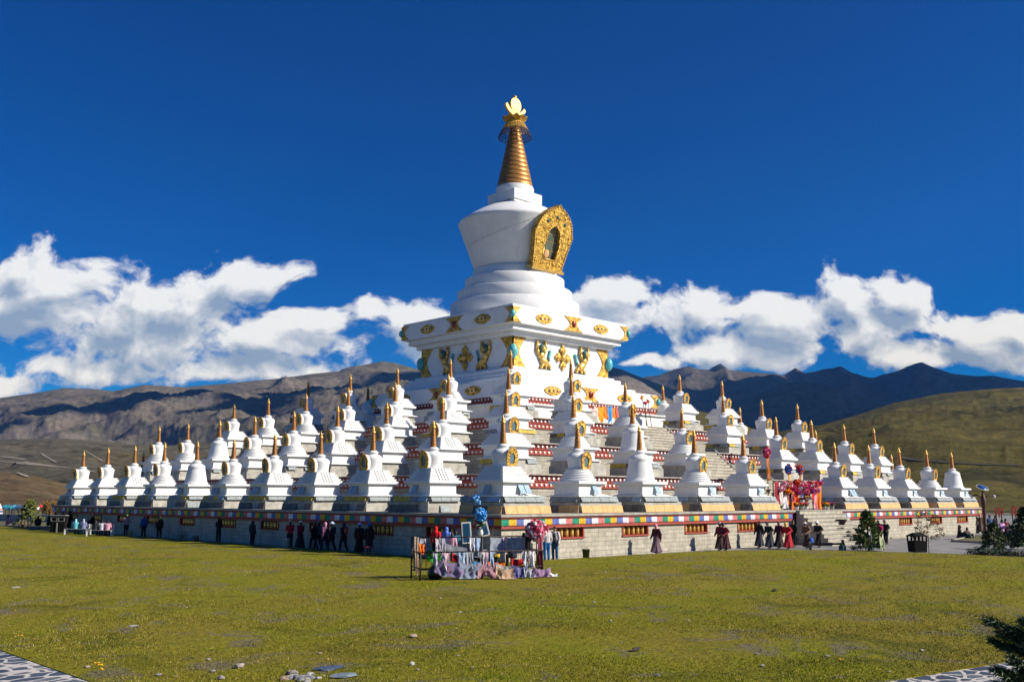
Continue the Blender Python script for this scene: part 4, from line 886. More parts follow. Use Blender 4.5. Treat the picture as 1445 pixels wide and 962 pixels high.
bench(b1, brz, 'low backless bench under two people in pale blue', False); bench(b2, brz, 'grey slatted park bench seen from behind, with seated people', True)
def seat(px, py, dy, **k):
    p = at(px, py); return p+Vector((-bd.y, bd.x, 0))*dy
SR = brz+PI
for px, c1, c2, hd, hc, lab, b in ((106,(95,185,190),(30,60,66),'hood',(140,205,225),'person in a light turquoise hooded jacket sitting on the backless bench',b1),(117,(120,130,165),(95,100,130),'hood',(165,170,195),'person in pale lavender sitting beside the turquoise jacket',b1),(134,(40,50,48),(30,30,34),'long_hair',(20,16,16),'person in dark green with brown hair on the left of the slatted bench',b2),(143,(215,210,220),(60,60,70),'hair',(20,16,16),'person in white leaning in the middle of the slatted bench',b2),(151,(205,150,170),(60,50,60),'cap',(30,26,30),'person in pink and white with a dark cap on the right of the slatted bench',b2)):
    p = at(px, 754 if b is b1 else 756); s = (p-b).dot(bd); person(lab, 'bench', tuple(b+bd*s+Vector((0,0,-.03))), SR+rng.uniform(-.25,.25), c1, c2, hd, hc, scale=.98)
for px, c, hc, lab in ((76,(18,16,20),(235,235,235),'person in black with a white cap behind the left litter bin'),(87,(16,22,30),(60,130,180),'person in black with a blue cap behind the left litter bin'),(97,(14,14,14),(15,15,15),'dark clad person with a black hood right of the left litter bin')):
    person(lab, 'stand', tuple(at(px, 748)), AWAY+.4, c, (14,13,15), 'cap' if px < 90 else 'hood', hc)
for px, lab in ((53,'person in black sitting on the grass far left, left of a pair'),(69,'person in black sitting on the grass far left, right of a pair')): person(lab, 'ground', tuple(at(px, 742)), R(20)+(px-60)*.08, (14,13,15), (13,12,14), 'hood', (14,13,15), scale=1.15)
person('person in salmon pink top and navy hat sitting on grass, far left edge', 'ground', tuple(at(11, 741)), R(70), (215,125,130), (200,140,145), 'sun_hat', (25,30,45), scale=1.15)
# behind the iron pen, near corner
person('person in a scarlet hooded jacket facing the shaded wall behind the iron pen', 'stand', lp(615, 1.6), W_+.5, (215,12,20), (20,18,22), 'hood', (215,12,20))
person('person in a periwinkle blue hooded jacket behind the iron pen', 'stand', lp(630, 1.8), W_+.5, (105,130,215), (35,30,35), 'hood', (95,125,215))
person('child in a pale pink jacket with black hair behind the iron pen', 'stand', lp(638, 2.3), W_+.7, (220,165,190), (60,50,60), 'long_hair', scale=.86)
person('person in a teal jacket beside the pale pink child', 'stand', lp(643, 1.5), W_+.9, (40,120,150), (30,40,50), 'hair', scale=.9)
person('person in black with an orange brown hat crouching left of the blue flowers', 'bench', tuple(at(669, 801)), W_, (20,18,20), (22,20,22), 'sun_hat', (185,85,40), scale=.95)
person('person in yellow with a yellow knitted hat low behind the iron pen', 'bench', tuple(at(699.5, 801)), R(150), (235,180,30), (30,30,34), 'cap', (240,190,35))
person('person in dark blue grey with a wide navy hat behind the iron pen', 'bench', tuple(at(724, 800)), R(160), (45,48,66), (30,32,44), 'sun_hat', (50,55,85), scale=.95)
person('person in black with a black headscarf standing behind the iron pen with raised hands', 'hands_up', rp(744, 1.0), R(-60), (15,14,17), (16,15,18), 'headscarf', (13,12,14), 'skirt')
person('person in blue jeans half hidden behind the pink flower ball', 'stand', rp(771.5, .7), R(160), (190,185,185), (25,95,150), 'hair')
q = person('woman with long brown hair, pale cardigan and flared blue jeans right of the pink flowers', 'stand', rp(783, .6), R(-70), (215,205,210), (20,80,120), 'long_hair', (62,34,28))
dress('shirt_front', archetype('stand')['jacket'], q, cloth_mat((20,20,22))).scale = (.72,1.06,.985)
bag_on(q, 'dark shoulder bag carried by the woman in flared jeans', (.1,-.2,1.0), (.12,.06,.1), (30,32,30))
# sunny right side
person('person in a maroon coat, pink headscarf and grey skirt walking alone along the sunny wall', 'walk', rp(926), LEFT, (70,22,42), (110,85,100), 'headscarf', (235,150,170), 'skirt', shoes=(235,235,235))
person('person in dark maroon robe and pale hat, left of a close pair, sunny wall', 'walk', rp(1016, 1.3), LEFT, (96,16,38), (52,24,28), 'sun_hat', (170,140,165), 'skirt')
person('person in maroon robe and dark hat, right of a close pair, sunny wall', 'stoop', rp(1024, 1.5), LEFT, (120,18,44), (60,22,28), 'sun_hat', (45,36,48), 'skirt')
person('person in a black top and long dark blue skirt leading the group before the stairs', 'walk', tuple(at(1072, 773, ZP)), LEFT, (20,19,26), (36,38,58), 'hood', (26,22,30), 'skirt')
person('person in black with slate blue cap and long grey skirt before the stairs', 'stoop', tuple(at(1087, 774, ZP)), LEFT, (22,22,27), (48,50,64), 'cap', (62,66,100), 'skirt')
person('person in a dark maroon jacket and brown skirt left of the red robe', 'walk', tuple(at(1100, 774, ZP)), LEFT, (84,16,44), (46,30,30), 'headscarf', (110,60,72), 'skirt')
q = person('person in bright red robe and yellow headscarf walking bent before the stairs', 'stoop', tuple(at(1113, 775, ZP)), LEFT, (176,14,30), (170,14,30), 'headscarf', (215,180,60), 'skirt')
q = person('person in a brown fleece robe and white and pink hat before the stairs', 'stoop', tuple(at(1140, 774, ZP)), LEFT, (118,92,74), (70,56,46), 'sun_hat', (232,205,212), 'skirt')
bag_on(q, 'blue and red shopping bag beside the brown fleece robe', (.3,-.05,.5), (.2,.1,.2), (20,80,170))
person('person in a long black robe and white hat walking at the foot of the stairs', 'stoop', tuple(at(1157, 772, ZP)), LEFT, (24,23,23), (30,29,28), 'sun_hat', (235,235,235), 'skirt')
person('person in black standing in the shadow of the stairs behind the red robe', 'stand', tuple(on(1120, 1, -31.0, z=ZP)), LEFT, (20,14,14), (18,14,14), 'hair')
person('person in black bending beside the decorated conifer, nearer it', 'stoop', tuple(at(1243, 768, ZP)), LEFT, (14,14,18), (18,18,26), 'hood', (14,14,18))
person('person in black with a slate cap bending right of the decorated conifer', 'stoop', tuple(at(1251, 768, ZP)), LEFT+.2, (13,13,16), (18,20,30), 'cap', (58,56,80))
person('larger of two dark figures sitting on the paving before the sunny wall', 'ground', tuple(at(1356, 760, ZP)), R(20), (34,28,32), (26,34,44), 'headscarf', (60,45,75), 'skirt', scale=1.2)
person('person in teal and brown sitting right of the larger dark figure by the sunny wall', 'ground', tuple(at(1366, 760, ZP)), R(-20), (95,70,64), (24,62,80), 'hair', scale=1.0)
for px, py, po, c1, c2, hd, hc, ga, lab in ((1379,751,'walk',(120,90,72),(110,85,70),'headscarf',(150,100,95),'skirt','person in a light brown robe at the end of the sunny wall'),(1384,752,'walk',(90,74,60),(80,66,54),'headscarf',(220,150,150),'skirt','person in an olive brown robe and pink scarf at the end of the sunny wall'),(1391,754,'walk',(110,110,120),(30,30,34),'hair',(20,18,18),'trousers','person in a grey jacket right of the brown robes'),(1398,755,'stand',(45,75,120),(30,36,58),'cap',(35,60,120),'trousers','person in a blue jacket at the right crowd edge'),(1406,756,'stand',(25,25,30),(20,20,24),'hair',(20,18,18),'trousers','person in black below the red sign character'),(1416,768,'hands_up',(200,150,195),(26,24,28),'hair',(20,18,18),'trousers','person in a lilac pink jacket and black trousers in the right crowd'),(1425,768,'bench',(40,32,36),(18,17,20),'sun_hat',(225,205,195),'trousers','person in black with a white hat sitting in the right crowd'),(1431,769,'bench',(52,34,60),(18,17,20),'cap',(200,190,190),'trousers','person in dark purple sitting in the right crowd'),(1438,769,'bench',(22,20,24),(16,15,18),'hood',(90,60,110),'trousers','person with a violet hood sitting in the right crowd'),(1446,769,'bench',(26,20,22),(18,16,18),'hair',(20,18,18),'trousers','person in black sitting at the right edge of the photo'),(1421,765,'stand',(120,20,40),(30,20,22),'hair',(20,18,18),'trousers','person in dark red standing behind the lilac jacket')):
    person(lab, po, tuple(at(px, py, ZP)), rng.uniform(-1.2,.6), c1, c2, hd, hc, ga)
# ------------------------------------------------------------------ small things round about
def bucket(p, r, hgt, mat, lab, name='bucket', cat='bucket'):
    t = thing(name, lab, cat, tuple(p)); mb = MB(); mb.lathe([(r*.8,0),(r,hgt),(r*1.05,hgt),(r*1.05,hgt-.03),(r*.9,hgt-.03),(r*.72,.03),(.01,.03)], mat, 20); mb.build('bucket_body', t)
    mb = MB()
    for k in range(12): a, b = PI*k/12, PI*(k+1)/12; mb.tube((r*math.cos(a),0,hgt-.02+r*.5*math.sin(a)),(r*math.cos(b),0,hgt-.02+r*.5*math.sin(b)),.01,.01,IRON,5)
    mb.build('handle', t)
bucket(lp(404.5, 1.3), .22, .62, cloth_mat((205,225,232), .4), 'tall white bucket at the feet of the red jacket'); bucket(lp(183, 1.3), .2, .45, cloth_mat((215,190,155), .5), 'cream bucket on the grass edge by the pinkish jacket')
bucket(at(271, 760), .09, .22, cloth_mat((150,195,225), .4), 'small pale blue can at the lawn edge', 'can', 'can'); bucket(at(827, 786.5), .2, .42, M('bin_olive', (.06,.07,.03), .6), 'small olive green bin at the foot of the sunny wall', 'small_bin', 'bin')
t = thing('stool', 'red topped wire stool beside the maroon pair at the shaded wall', 'stool', tuple(lp(521, 1.7)))
mb = MB(); mb.lathe([(.01,.42),(.24,.42),(.26,.45),(.24,.49),(.01,.5)], cloth_mat((170,70,80)), 18); mb.build('seat', t)
for k in range(8): a = 2*PI*k/8; mb = MB(); mb.tube((.22*math.cos(a),.22*math.sin(a),.42),(.24*math.cos(a),.24*math.sin(a),0),.012,.012,CONC,6); mb.build('leg', t)
mb = MB(); mb.lathe([(.2,0),(.19,.2),(.17,.4),(.01,.41)], cloth_mat((120,80,60)), 14); tag(mb.build('log_stump', None, tuple(lp(277, 1.2))), 'short brown log stump at the foot of the shaded wall', 'stump')
mb = MB(); mb.tube((0,0,0),(0,0,1.75),.025,.02,cloth_mat((120,140,160))); tag(mb.build('walking_pole', None, tuple(lp(367, .9))), 'thin pale pole leaning by the navy coat', 'pole')
def litter_bin(p, rz, w, d, hgt, lab, roof, light):
    t = thing('litter_bin', lab, 'litter bin', tuple(p), rz); K = M('bin_black', (.012,.012,.012), .85, spec=.1); L = M('bin_frame', (.22,.22,.19), .6)
    mb = MB(); mb.box(-w/2,w/2,-d/2,d/2,.04,hgt*.62,K); mb.box(-w/2,w/2,-d/2+.15,d/2,hgt*.62+.002,hgt*.92,K); mb.build('bin_body', t, bev=.01)
    mb = MB(); mb.box(-w*.56,w*.56,-d*.58,d*.58,hgt*.92+.002,hgt*.96,K); mb.box(-w*.52,w*.52,-d*.52,d*.52,hgt*.96+.002,hgt,light); mb.build('bin_roof', t, bev=.01)
    for x in (-w*.25, w*.25):
        mb = MB(); mb.ringprism([(x-w*.22,hgt*.64),(x+w*.22,hgt*.64),(x+w*.22,hgt*.88),(x-w*.22,hgt*.88)], [(x-w*.17,hgt*.68),(x+w*.17,hgt*.68),(x+w*.17,hgt*.85),(x-w*.17,hgt*.85)], -d/2-.02, -d/2+.02, L); mb.build('opening_frame', t)
    if roof: mb = MB(); mb.box(-w*.06,w*.02,-d/2-.05,-d/2-.01,.0,hgt*.58,light); mb.build('stay', t)
litter_bin(at(82.5, 751), HEAD-PI/2, 1.2, .6, 1.4, 'black litter bin with two openings left of the benches', True, M('bin_top', (.3,.29,.25), .7))
t = thing('litter_bin', 'dark lantern shaped litter bin on the plaza beside the bare sapling', 'litter bin', tuple(at(1295, 778.5)), HEAD-PI/2+.15); K = MATS['bin_black']
mb = MB(); mb.frus(.36, .39, 0, .62, K); mb.build('bin_body', t, bev=.01)
for x in (-.36,-.12,.12,.36):
    for y in (-.36,.36): mb = MB(); mb.box(x-.035,x+.035,y-.035,y+.035,.621,.86,K); mb.build('post', t)
mb = MB(); mb.box(-.44,.44,-.44,.44,.861,.90,K); mb.frus(.42,.16,.901,1.06,K); mb.build('bin_roof', t)
t = thing('barrier_rail', 'low wooden barrier rail before the foot of the stairs', 'barrier', tuple(at(1166, 776, ZP)), -PI/4)
mb = MB(); mb.box(-1.1,1.1,-.05,.05,.32,.42,WOOD); mb.build('rail', t)
for x in (-.95,1.0): mb = MB(); mb.box(x-.07,x+.07,-.07,.07,0,.5 if x < 0 else .62,SLAB_P); mb.build('post', t)
mb = MB(); mb.box(-.18,.18,-.14,.14,0,.3,cloth_mat((20,75,90))); mb.box(-.14,.14,-.1,.1,.302,.4,LEAF); tag(mb.build('planter_box', None, tuple(at(1189, 777, ZP))), 'small teal planter box at the lawn edge before the stairs', 'planter')
# plants
LEAFB = M('leaf_bright_green', (.10, .165, .03), .7, 0, .4, 7)
def conifer(p, hgt, w, lab, mats, n=26, cat='tree', name='conifer', nd=34, size=.12, group=None, droop=-.15):
    t = thing(name, lab, cat, tuple(p), 0, group); mb = MB(); mb.tube((0,0,0),(0,0,hgt*.5),hgt*.022+.015,hgt*.014+.01,BARK); mb.tube((0,0,hgt*.5),(.02,0,hgt),hgt*.014+.01,.006,BARK); mb.build('trunk', t)
    mb = MB()
    for k in range(n):
        f = (k+.5)/n; z = hgt*(.10+.88*f); L = w*.5*(1-f)**.75*rng.uniform(.65,1.2)+.06; a = k*2.4+rng.uniform(-.4,.4)
        tip = V((L*math.cos(a), L*math.sin(a), L*droop+L*.25*f)); b0 = V((0,0,z)); mb.tube(b0, b0+tip, .012, .004, BARK, 5)
        for j in range(nd):
            u = rng.uniform(.15,1)**.7; q = b0+tip*u+V(rng.normal(size=3))*.05*L; d = (tip.normalized()*.7+V(rng.normal(size=3))*.7).normalized(); wv = d.orthogonal().normalized()*size*.28; s_ = size*rng.uniform(.6,1.3)
            mb.add([q, q+d*s_*.5+wv, q+d*s_, q+d*s_*.5-wv], [(0,1,2,3)], mats[int(rng.integers(len(mats)))])
    mb.build('crown', t); return t
t = conifer(at(1226, 777, ZP), 2.35, 1.8, 'bushy green conifer decked with pink flowers and pale cloth before the stairs', [LEAFB, LEAFY, LEAFB, LEAFB], 46, 'tree', 'conifer', 80, .17)
mb = bouquet_mb((.45,-.5,1.35), .2, .14, ['deep','magenta'], 16, .12); tag(mb.build('flower_bunch', None, t.location), 'deep pink flower bunch tied to the decked conifer', 'flowers')
mb = cloth_strip((-.1,-.75,.95),(.95,-.5,.8),.75,cloth_mat((150,160,120)),.1,3,12,8,(-.7,-.7),.12,.2); tag(mb.build('draped_cloth', None, t.location), 'pale green cloth draped low on the decked conifer', 'cloth')
mb = MB(); mb.tube((-.55,-.5,0),(-.4,-.35,1.25),.02,.02,cloth_mat((140,160,175))); tag(mb.build('broom_pole', None, t.location), 'pale pole leaning on the decked conifer', 'pole')
conifer(at(40, 740), 2.5, 3.0, 'yellow green conifer on the lawn at the far left', [LEAFY, LEAFB, LEAFY], 30, nd=60, size=.26, droop=-.1); conifer(at(1449, 775, ZP), 2.5, 2.2, 'green conifer at the right edge beside the seated crowd', [LEAF, LEAFD], 44, nd=70, size=.2); conifer(at(1404, 783, ZP), 1.75, 1.7, 'dark bushy young conifer behind the low hedge', [LEAFD, LEAF, LEAFY], 40, nd=50, size=.16)
t = thing('sapling', 'thin almost bare sapling with a few yellow leaves on the plaza', 'tree', tuple(at(1311, 780, ZP)))
mb = MB(); mb.tube((0,0,0),(.04,0,1.4),.022,.014,BARK); mb.tube((.04,0,1.4),(-.05,.02,2.15),.014,.005,BARK); mb.build('trunk', t); mb = MB()
for k in range(16):
    z = .55+.095*k; a = k*2.3; L = .8*(1-.035*k); e = V((L*math.cos(a), L*math.sin(a), z+.3)); mb.tube((.03,0,z), e, .007, .003, BARK, 4); leaves_mb(e, .26, .14, 42, .12, [LEAFY, LEAFY, LEAFO], mb)
mb.build('crown', t)
t = thing('shrub', 'orange autumn shrub far behind the black litter bin', 'shrub', tuple(at(69, 728))); leaves_mb((0,0,1.2), 1.2, 1.2, 900, .3, [LEAFO, LEAFO, LEAFY]).build('crown', t); mb = MB(); mb.tube((0,0,0),(0,0,1),.05,.03,BARK); mb.build('stem', t)
t = thing('shrub', 'dry grey brown shrub on the lawn right of the yellow green conifer', 'shrub', tuple(at(34, 744))); leaves_mb((0,0,.35), .6, .35, 260, .22, [BARK, SLAB_P, LEAFY]).build('twigs', t)
for px, lab in ((256,'tuft of tall pale weeds at the lawn edge by the shaded wall'),(547,'small weed at the foot of the shaded wall near the stool'),(997,'small green weed at the lawn edge by the sunny wall')):
    mb = MB(); p = at(px, {256:759,547:777,997:777}[px])
    for k in range(34):
        d = V((rng.normal()*.25, rng.normal()*.25, 1)).normalized()*rng.uniform(.3,.95)*(1 if px == 256 else .6); b0 = V((rng.normal()*.15, rng.normal()*.15, 0)); w = V((.012,.012,0)); mb.add([b0-w, b0+w, b0+d], [(0,1,2)], LEAFY if k % 3 else LEAF)
    tag(mb.build('weed_tuft', None, tuple(p)), lab, 'plant')
a, b = at(1368, 784, ZP), at(1475, 789, ZP); u = (b-a); t = thing('clipped_hedge', 'low dark clipped hedge along the plaza at the right edge', 'hedge', tuple(a)); mb = MB()
for k in range(2600):
    f = rng.uniform(0,1); p = u*f+V((rng.uniform(-.25,.25), rng.uniform(-.25,.25), rng.uniform(0,.36))); d = V(rng.normal(size=3)).normalized()*.09; w = d.orthogonal().normalized()*.03; mb.add([p,p+d*.5+w,p+d,p+d*.5-w],[(0,1,2,3)],LEAFD)
mb.build('foliage', t)
# near conifer at the lower right corner: twigs close to the camera
t = thing('young_conifer', 'dark needle twigs of a young conifer close by in the lower right corner', 'tree', tuple(at(1480, 1100, -.05)))
near = [(1480,985,0), (1452,915,.02), (1415,885,.06), (1420,945,.0), (1405,958,-.02), (1440,950,.0), (1432,925,.03), (1462,900,.05)]
root3 = Vector(t.location); mb = MB(); mbt = MB(); PLN = (root3-CAM).dot(FW)
def onpl(px, py): d = ray(px, py); return CAM+d*(PLN/d.dot(FW))-root3
trunk_top = onpl(1478, 870); mbt.tube((0,0,0), trunk_top, .03, .012, BARK)
for px0, py0, px1, py1 in ((1478,905,1402,878),(1478,930,1405,905),(1475,960,1392,940),(1478,990,1398,962),(1478,975,1425,930),(1478,890,1430,872),(1478,1005,1420,985),(1478,940,1440,912),(1478,900,1425,890),(1478,915,1412,893),(1478,925,1428,915),(1478,950,1415,925),(1478,985,1408,950),(1478,968,1445,950),(1478,1010,1440,960)):
    a, b = onpl(px0,py0), onpl(px1,py1)+FW*rng.uniform(-.25,.25); mbt.tube(a, b, .012, .006, BARK, 6); L = (b-a)
    for k in range(620):
        f = rng.uniform(.05,1.04)**.8; p = a+L*f+V(rng.normal(size=3))*.018; ang = rng.uniform(0,2*PI); o1 = L.normalized().orthogonal().normalized(); o2 = L.normalized().cross(o1)
        d = (L.normalized()*.75+(o1*math.cos(ang)+o2*math.sin(ang))*.8).normalized()*rng.uniform(.05,.095); w = d.orthogonal().normalized()*.010; mb.add([p-w*.6,p+w*.6,p+d*.6+w*.5,p+d,p+d*.6-w*.5],[(0,1,2,3,4)],LEAFD if rng.random() < .55 else LEAF)
mbt.build('trunk', t); mb.build('needles', t)
# lamp, sign characters, things to the right
d75 = lambda px, z: on(px, 0, 0) if False else (CAM+ray(px,700)*(75/ray(px,700).dot(FW))).xy.to_3d()+Vector((0,0,z))
p = d75(1387, ZP); t = thing('street_lamp', 'dark red ornamental lamp post with curled arms and tilted blue solar panel', 'lamp', tuple(p), HEAD-PI/2)
LM = M('lamp_maroon', (.10,.035,.025), .5, .2)
mb = MB(); mb.lathe([(.2,0),(.2,.4),(.14,.5),(.13,2.3),(.17,2.45),(.2,2.9),(.16,3.1),(.10,3.3),(.07,3.4),(.06,3.78)], LM, 14); mb.build('pole', t)
for s in (-1,1):
    mb = MB(); pr = V((0,0,2.95))
    for k in range(1,11):
        f = k/10; q = V((s*(.85*f), 0, 2.95+.35*math.sin(f*2.4))); mb.tube(pr,q,.05,.045,LM); pr = q
    mb.ell(tuple(pr), (.1,.1,.14), DOT, 8, 6); mb.build('arm', t)
mb = MB(); tf = Matrix.Translation((0,0,3.85)) @ Matrix.Rotation(R(30),4,'X') @ Matrix.Rotation(R(8),4,'Y'); mb.lathe([(.45,-.02),(.47,.0),(.45,.03)], CONC, 24, tf=tf); mb.lathe([(.01,.032),(.39,.034),(.39,.038),(.01,.04)], cloth_mat((35,70,130), .3), 24, tf=tf); mb.build('solar_panel', t)
SR_ = M('sign_red', (.42,.02,.02), .5)
def glyph(px, strokes, lab):
    t = thing('sign_character', lab, 'sign', tuple(d75(px, ZP)), HEAD-PI/2, 'red sign characters'); mb = MB()
    for x0,z0,x1,z1 in strokes:
        a, b = V((x0,0,z0+1.78)), V((x1,0,z1+1.78)); dd = (b-a).normalized()*.035; n = V((-dd.z,0,dd.x))*1.15
        mb.prism([((a-dd+n).x,(a-dd+n).z),((a-dd-n).x,(a-dd-n).z),((b+dd-n).x,(b+dd-n).z),((b+dd+n).x,(b+dd+n).z)], -.04+.003*len(mb.f)/6, .04-.003*len(mb.f)/6, SR_)
    mb.build('character', t)
    for x in (-.2,.2): q = MB(); q.box(x-.03,x+.03,.05,.10,0,2.1,IRON); q.build('post', t)
glyph(1408, [(-.28,.16,-.28,.46),(-.28,.46,.28,.46),(.28,.46,.28,.16),(-.28,.16,.28,.16),(0,-.1,0,.66)], 'red sign character reading 中 on posts, next to the lamp post')
glyph(1431, [(-.12,.66,-.32,.42),(-.22,.52,-.22,.28),(.0,.66,.0,.36),(.0,.36,.26,.36),(.26,.36,.26,.44),(.26,.6,.0,.48),(-.32,.16,.32,.16),(0,.28,0,-.12)], 'red sign character reading 华 on posts, rightmost')
t = thing('planting_bed', 'raised planting bed with a stone kerb on the plaza at the right', 'planting bed', (0,0,0))
c = [at(1344,764,ZP), at(1480,772,ZP), at(1480,760,ZP), at(1375,757.5,ZP)]
mb = MB()
for a, b in zip(c, c[1:]+c[:1]):
    d = (b-a).normalized()*.06; n = V((-d.y,d.x,0)); mb.add([a-d+n,a-d-n,b+d-n,b+d+n,a-d+n+V((0,0,.16)),a-d-n+V((0,0,.16)),b+d-n+V((0,0,.16)),b+d+n+V((0,0,.16))],[(3,2,1,0),(4,5,6,7),(0,1,5,4),(1,2,6,5),(2,3,7,6),(3,0,4,7)],COPE)
mb.build('kerb', t); mb = MB(); mb.add([tuple(p+V((0,0,.10))) for p in c],[(0,1,2,3)],LEAFY); mb.build('soil', t)
# far left: low wall, tents, little shrine, umbrella, flags
def far(px, dist, z=-.14): d = ray(px, 700); p = CAM+d*(dist/d.dot(FW)); p.z = z; return p
a, b = far(-60, 128), far(84, 118); t = thing('low_wall', 'long low grey wall far behind the lawn at the left edge', 'wall', tuple(a)); u = b-a; n = V((-u.y,u.x,0)).normalized()*.2
mb = MB(); mb.add([-n,n,u+n,u-n]+[q+V((0,0,.85)) for q in (-n,n,u+n,u-n)],[(3,2,1,0),(4,5,6,7),(0,1,5,4),(1,2,6,5),(2,3,7,6),(3,0,4,7)],M('pale_stone', (.33,.31,.32), .9)); mb.build('wall_body', t)
for k, (px, c_, lab) in enumerate(((9,(30,130,150),'teal'),(14,(40,120,140),'dull teal'),(22,(70,150,175),'pale teal'),(27,(35,90,130),'blue'),(33,(60,70,90),'slate'))):
    t = thing('market_tent', '%s market tent far off beyond the low wall at the left' % lab, 'tent', tuple(far(px, 150)), HEAD+.3, 'tents beyond the low wall'); mb = MB(); mb.frus(.55,.05,1.35,1.75,cloth_mat(c_)); mb.box(-.55,.55,-.55,.55,1.0,1.35,cloth_mat(c_)); mb.build('canopy', t)
    for x in (-.5,.5):
        for y in (-.5,.5): mb = MB(); mb.tube((x,y,0),(x,y,1.0),.03,.03,IRON,6); mb.build('leg', t)
t = thing('parasol', 'white parasol far off beyond the low wall at the left', 'parasol', tuple(far(45.5, 140))); mb = MB(); mb.tube((0,0,0),(0,0,1.9),.03,.03,DOT,6); mb.build('pole', t); mb = MB(); mb.lathe([(.45,1.65),(.25,1.85),(.01,1.95)], cloth_mat((235,225,200)), 16, caps=False); mb.build('canopy', t)
t = thing('painted_shrine', 'small white, red and blue tower shrine at the far left edge', 'shrine', tuple(far(.5, 130))); mb = MB(); mb.box(-.35,.35,-.35,.35,0,.9,DOT); mb.frus(.3,.25,.9,1.15,cloth_mat((60,100,170))); mb.box(-.35,.35,-.35,.35,1.15,1.28,DOT); mb.build('shrine_body', t); mb = MB(); mb.frus(.42,.3,1.285,1.4,cloth_mat((190,50,50))); mb.frus(.26,.1,1.4,2.0,DOT); mb.build('roof', t)
t = thing('flag_bush', 'red and white flags on a pole far off at the left', 'flags', tuple(far(57, 140))); mb = MB(); mb.tube((0,0,0),(0,0,1.9),.02,.02,IRON,6); mb.build('pole', t); mb = cloth_strip((0,0,1.85),(.5,.3,1.9),.35,cloth_mat((200,45,50))); mb.build('flag', t); mb = cloth_strip((-.5,-.3,1.6),(0,0,1.6),.35,cloth_mat((230,225,225))); mb.build('flag', t)
def hash2(ix, iy, s): h = np.sin(ix*127.1+iy*311.7+s*74.7)*43758.5453; return h-np.floor(h)
def vnoise(x, y, s):
    ix, iy = np.floor(x), np.floor(y); fx, fy = x-ix, y-iy; u, v = fx*fx*fx*(fx*(fx*6-15)+10), fy*fy*fy*(fy*(fy*6-15)+10)
    a, b, c, d = hash2(ix,iy,s), hash2(ix+1,iy,s), hash2(ix,iy+1,s), hash2(ix+1,iy+1,s); return (a*(1-u)+b*u)*(1-v)+(c*(1-u)+d*u)*v
def fbm(x, y, s, o=5, ridged=False):
    t = 0; a = .5; n = 0
    for k in range(o):
        q = vnoise(x, y, s+k); q = 1-abs(2*q-1) if ridged else q; t = t+a*q; n += a; a *= .5; x = x*2.03+17.3; y = y*2.03-9.1
    return t/n
# ------------------------------------------------------------------ ground
def grass_mat():
    m = bpy.data.materials.new('lawn'); nt, b = nodes_of(m); p = pos_of(nt)
    big = noise(nt, p, .16, 4, .6, .6); mid = noise(nt, p, .9, 5, .65); fine = noise(nt, p, 7, 6, .75)
    c = ramp(nt, mid, [(.28, (.190,.182,.014)), (.5, (.215,.220,.010)), (.72, (.125,.165,.008))])
    c = mix(nt, ramp(nt, big, [(.34, (0,0,0)), (.60, (.85,.85,.85))]), c, (.235,.19,.026))
    c = mix(nt, ramp(nt, noise(nt, p, .33, 6, .7, 1.2), [(.52, (0,0,0)), (.66, (.8,.8,.8))]), c, (.095,.10,.010)); c = mix(nt, ramp(nt, noise(nt, p, .21, 6, .7, .8), [(.56, (0,0,0)), (.70, (.7,.7,.7))]), c, (.275,.24,.035))
    c = mix(nt, ramp(nt, noise(nt, p, .45, 5, .7, 1.0), [(.55, (0,0,0)), (.63, (.8,.8,.8))]), c, (.175,.15,.11))
    c = mix(nt, .85, c, ramp(nt, fine, [(.30, (.42,.42,.40)), (.70, (1.42,1.38,1.3))]), 'MULTIPLY')
    nt.links.new(c, b.inputs['Base Color']); b.inputs['Roughness'].default_value = .95; b.inputs['Specular IOR Level'].default_value = .1
    bump(nt, b, math_(nt, 'ADD', fine, noise(nt, p, 2.2, 4)), .9, .06); return m
LAWN = grass_mat()
def valley_mat():
    m = bpy.data.materials.new('valley_grass'); nt, b = nodes_of(m); p = pos_of(nt)
    c = ramp(nt, noise(nt, p, .02, 7, .65), [(.3, (.10,.10,.03)), (.55, (.12,.10,.045)), (.75, (.075,.08,.025))])
    c = mix(nt, .7, c, ramp(nt, noise(nt, p, .6, 6, .7), [(.3, (.6,.6,.6)), (.7, (1.3,1.3,1.25))]), 'MULTIPLY')
    nt.links.new(c, b.inputs['Base Color']); b.inputs['Roughness'].default_value = .95; return m
def sheet(name, pts, z, mat, kind='structure'):
    mb = MB(); mb.add([(x,y,z) for x, y in pts], [tuple(range(len(pts)))], mat); return tag(mb.build(name), kind=kind)
mb = MB(); n = 96; mb.lathe([(.01,-.14),(60,-.14),(200,-.14),(900,-.2),(4000,-.5),(11000,-2)], valley_mat(), n, c=(0,0,0), smooth=False); g = mb.build('ground'); tag(g, kind='structure')
LP = [(-55.9,-54.75),(-42,-57.35),(-7.4,-63.8),(-7.4,-45.5),(-7.5,-41.5),(-8.4,-38.5),(-9.6,-35),(-12.5,-32.2),(-17,-31.25),(-25,-30.9),(-30.7,-30.9),(-30.75,72),(-55.8,72)]
mb = MB(); nn = len(LP); mb.add([(x,y,0) for x, y in LP]+[(x,y,-.14) for x, y in LP], [tuple(range(nn))]+[(k,nn+k,nn+(k+1)%nn,(k+1)%nn) for k in range(nn)], LAWN); tag(mb.build('lawn'), kind='structure')
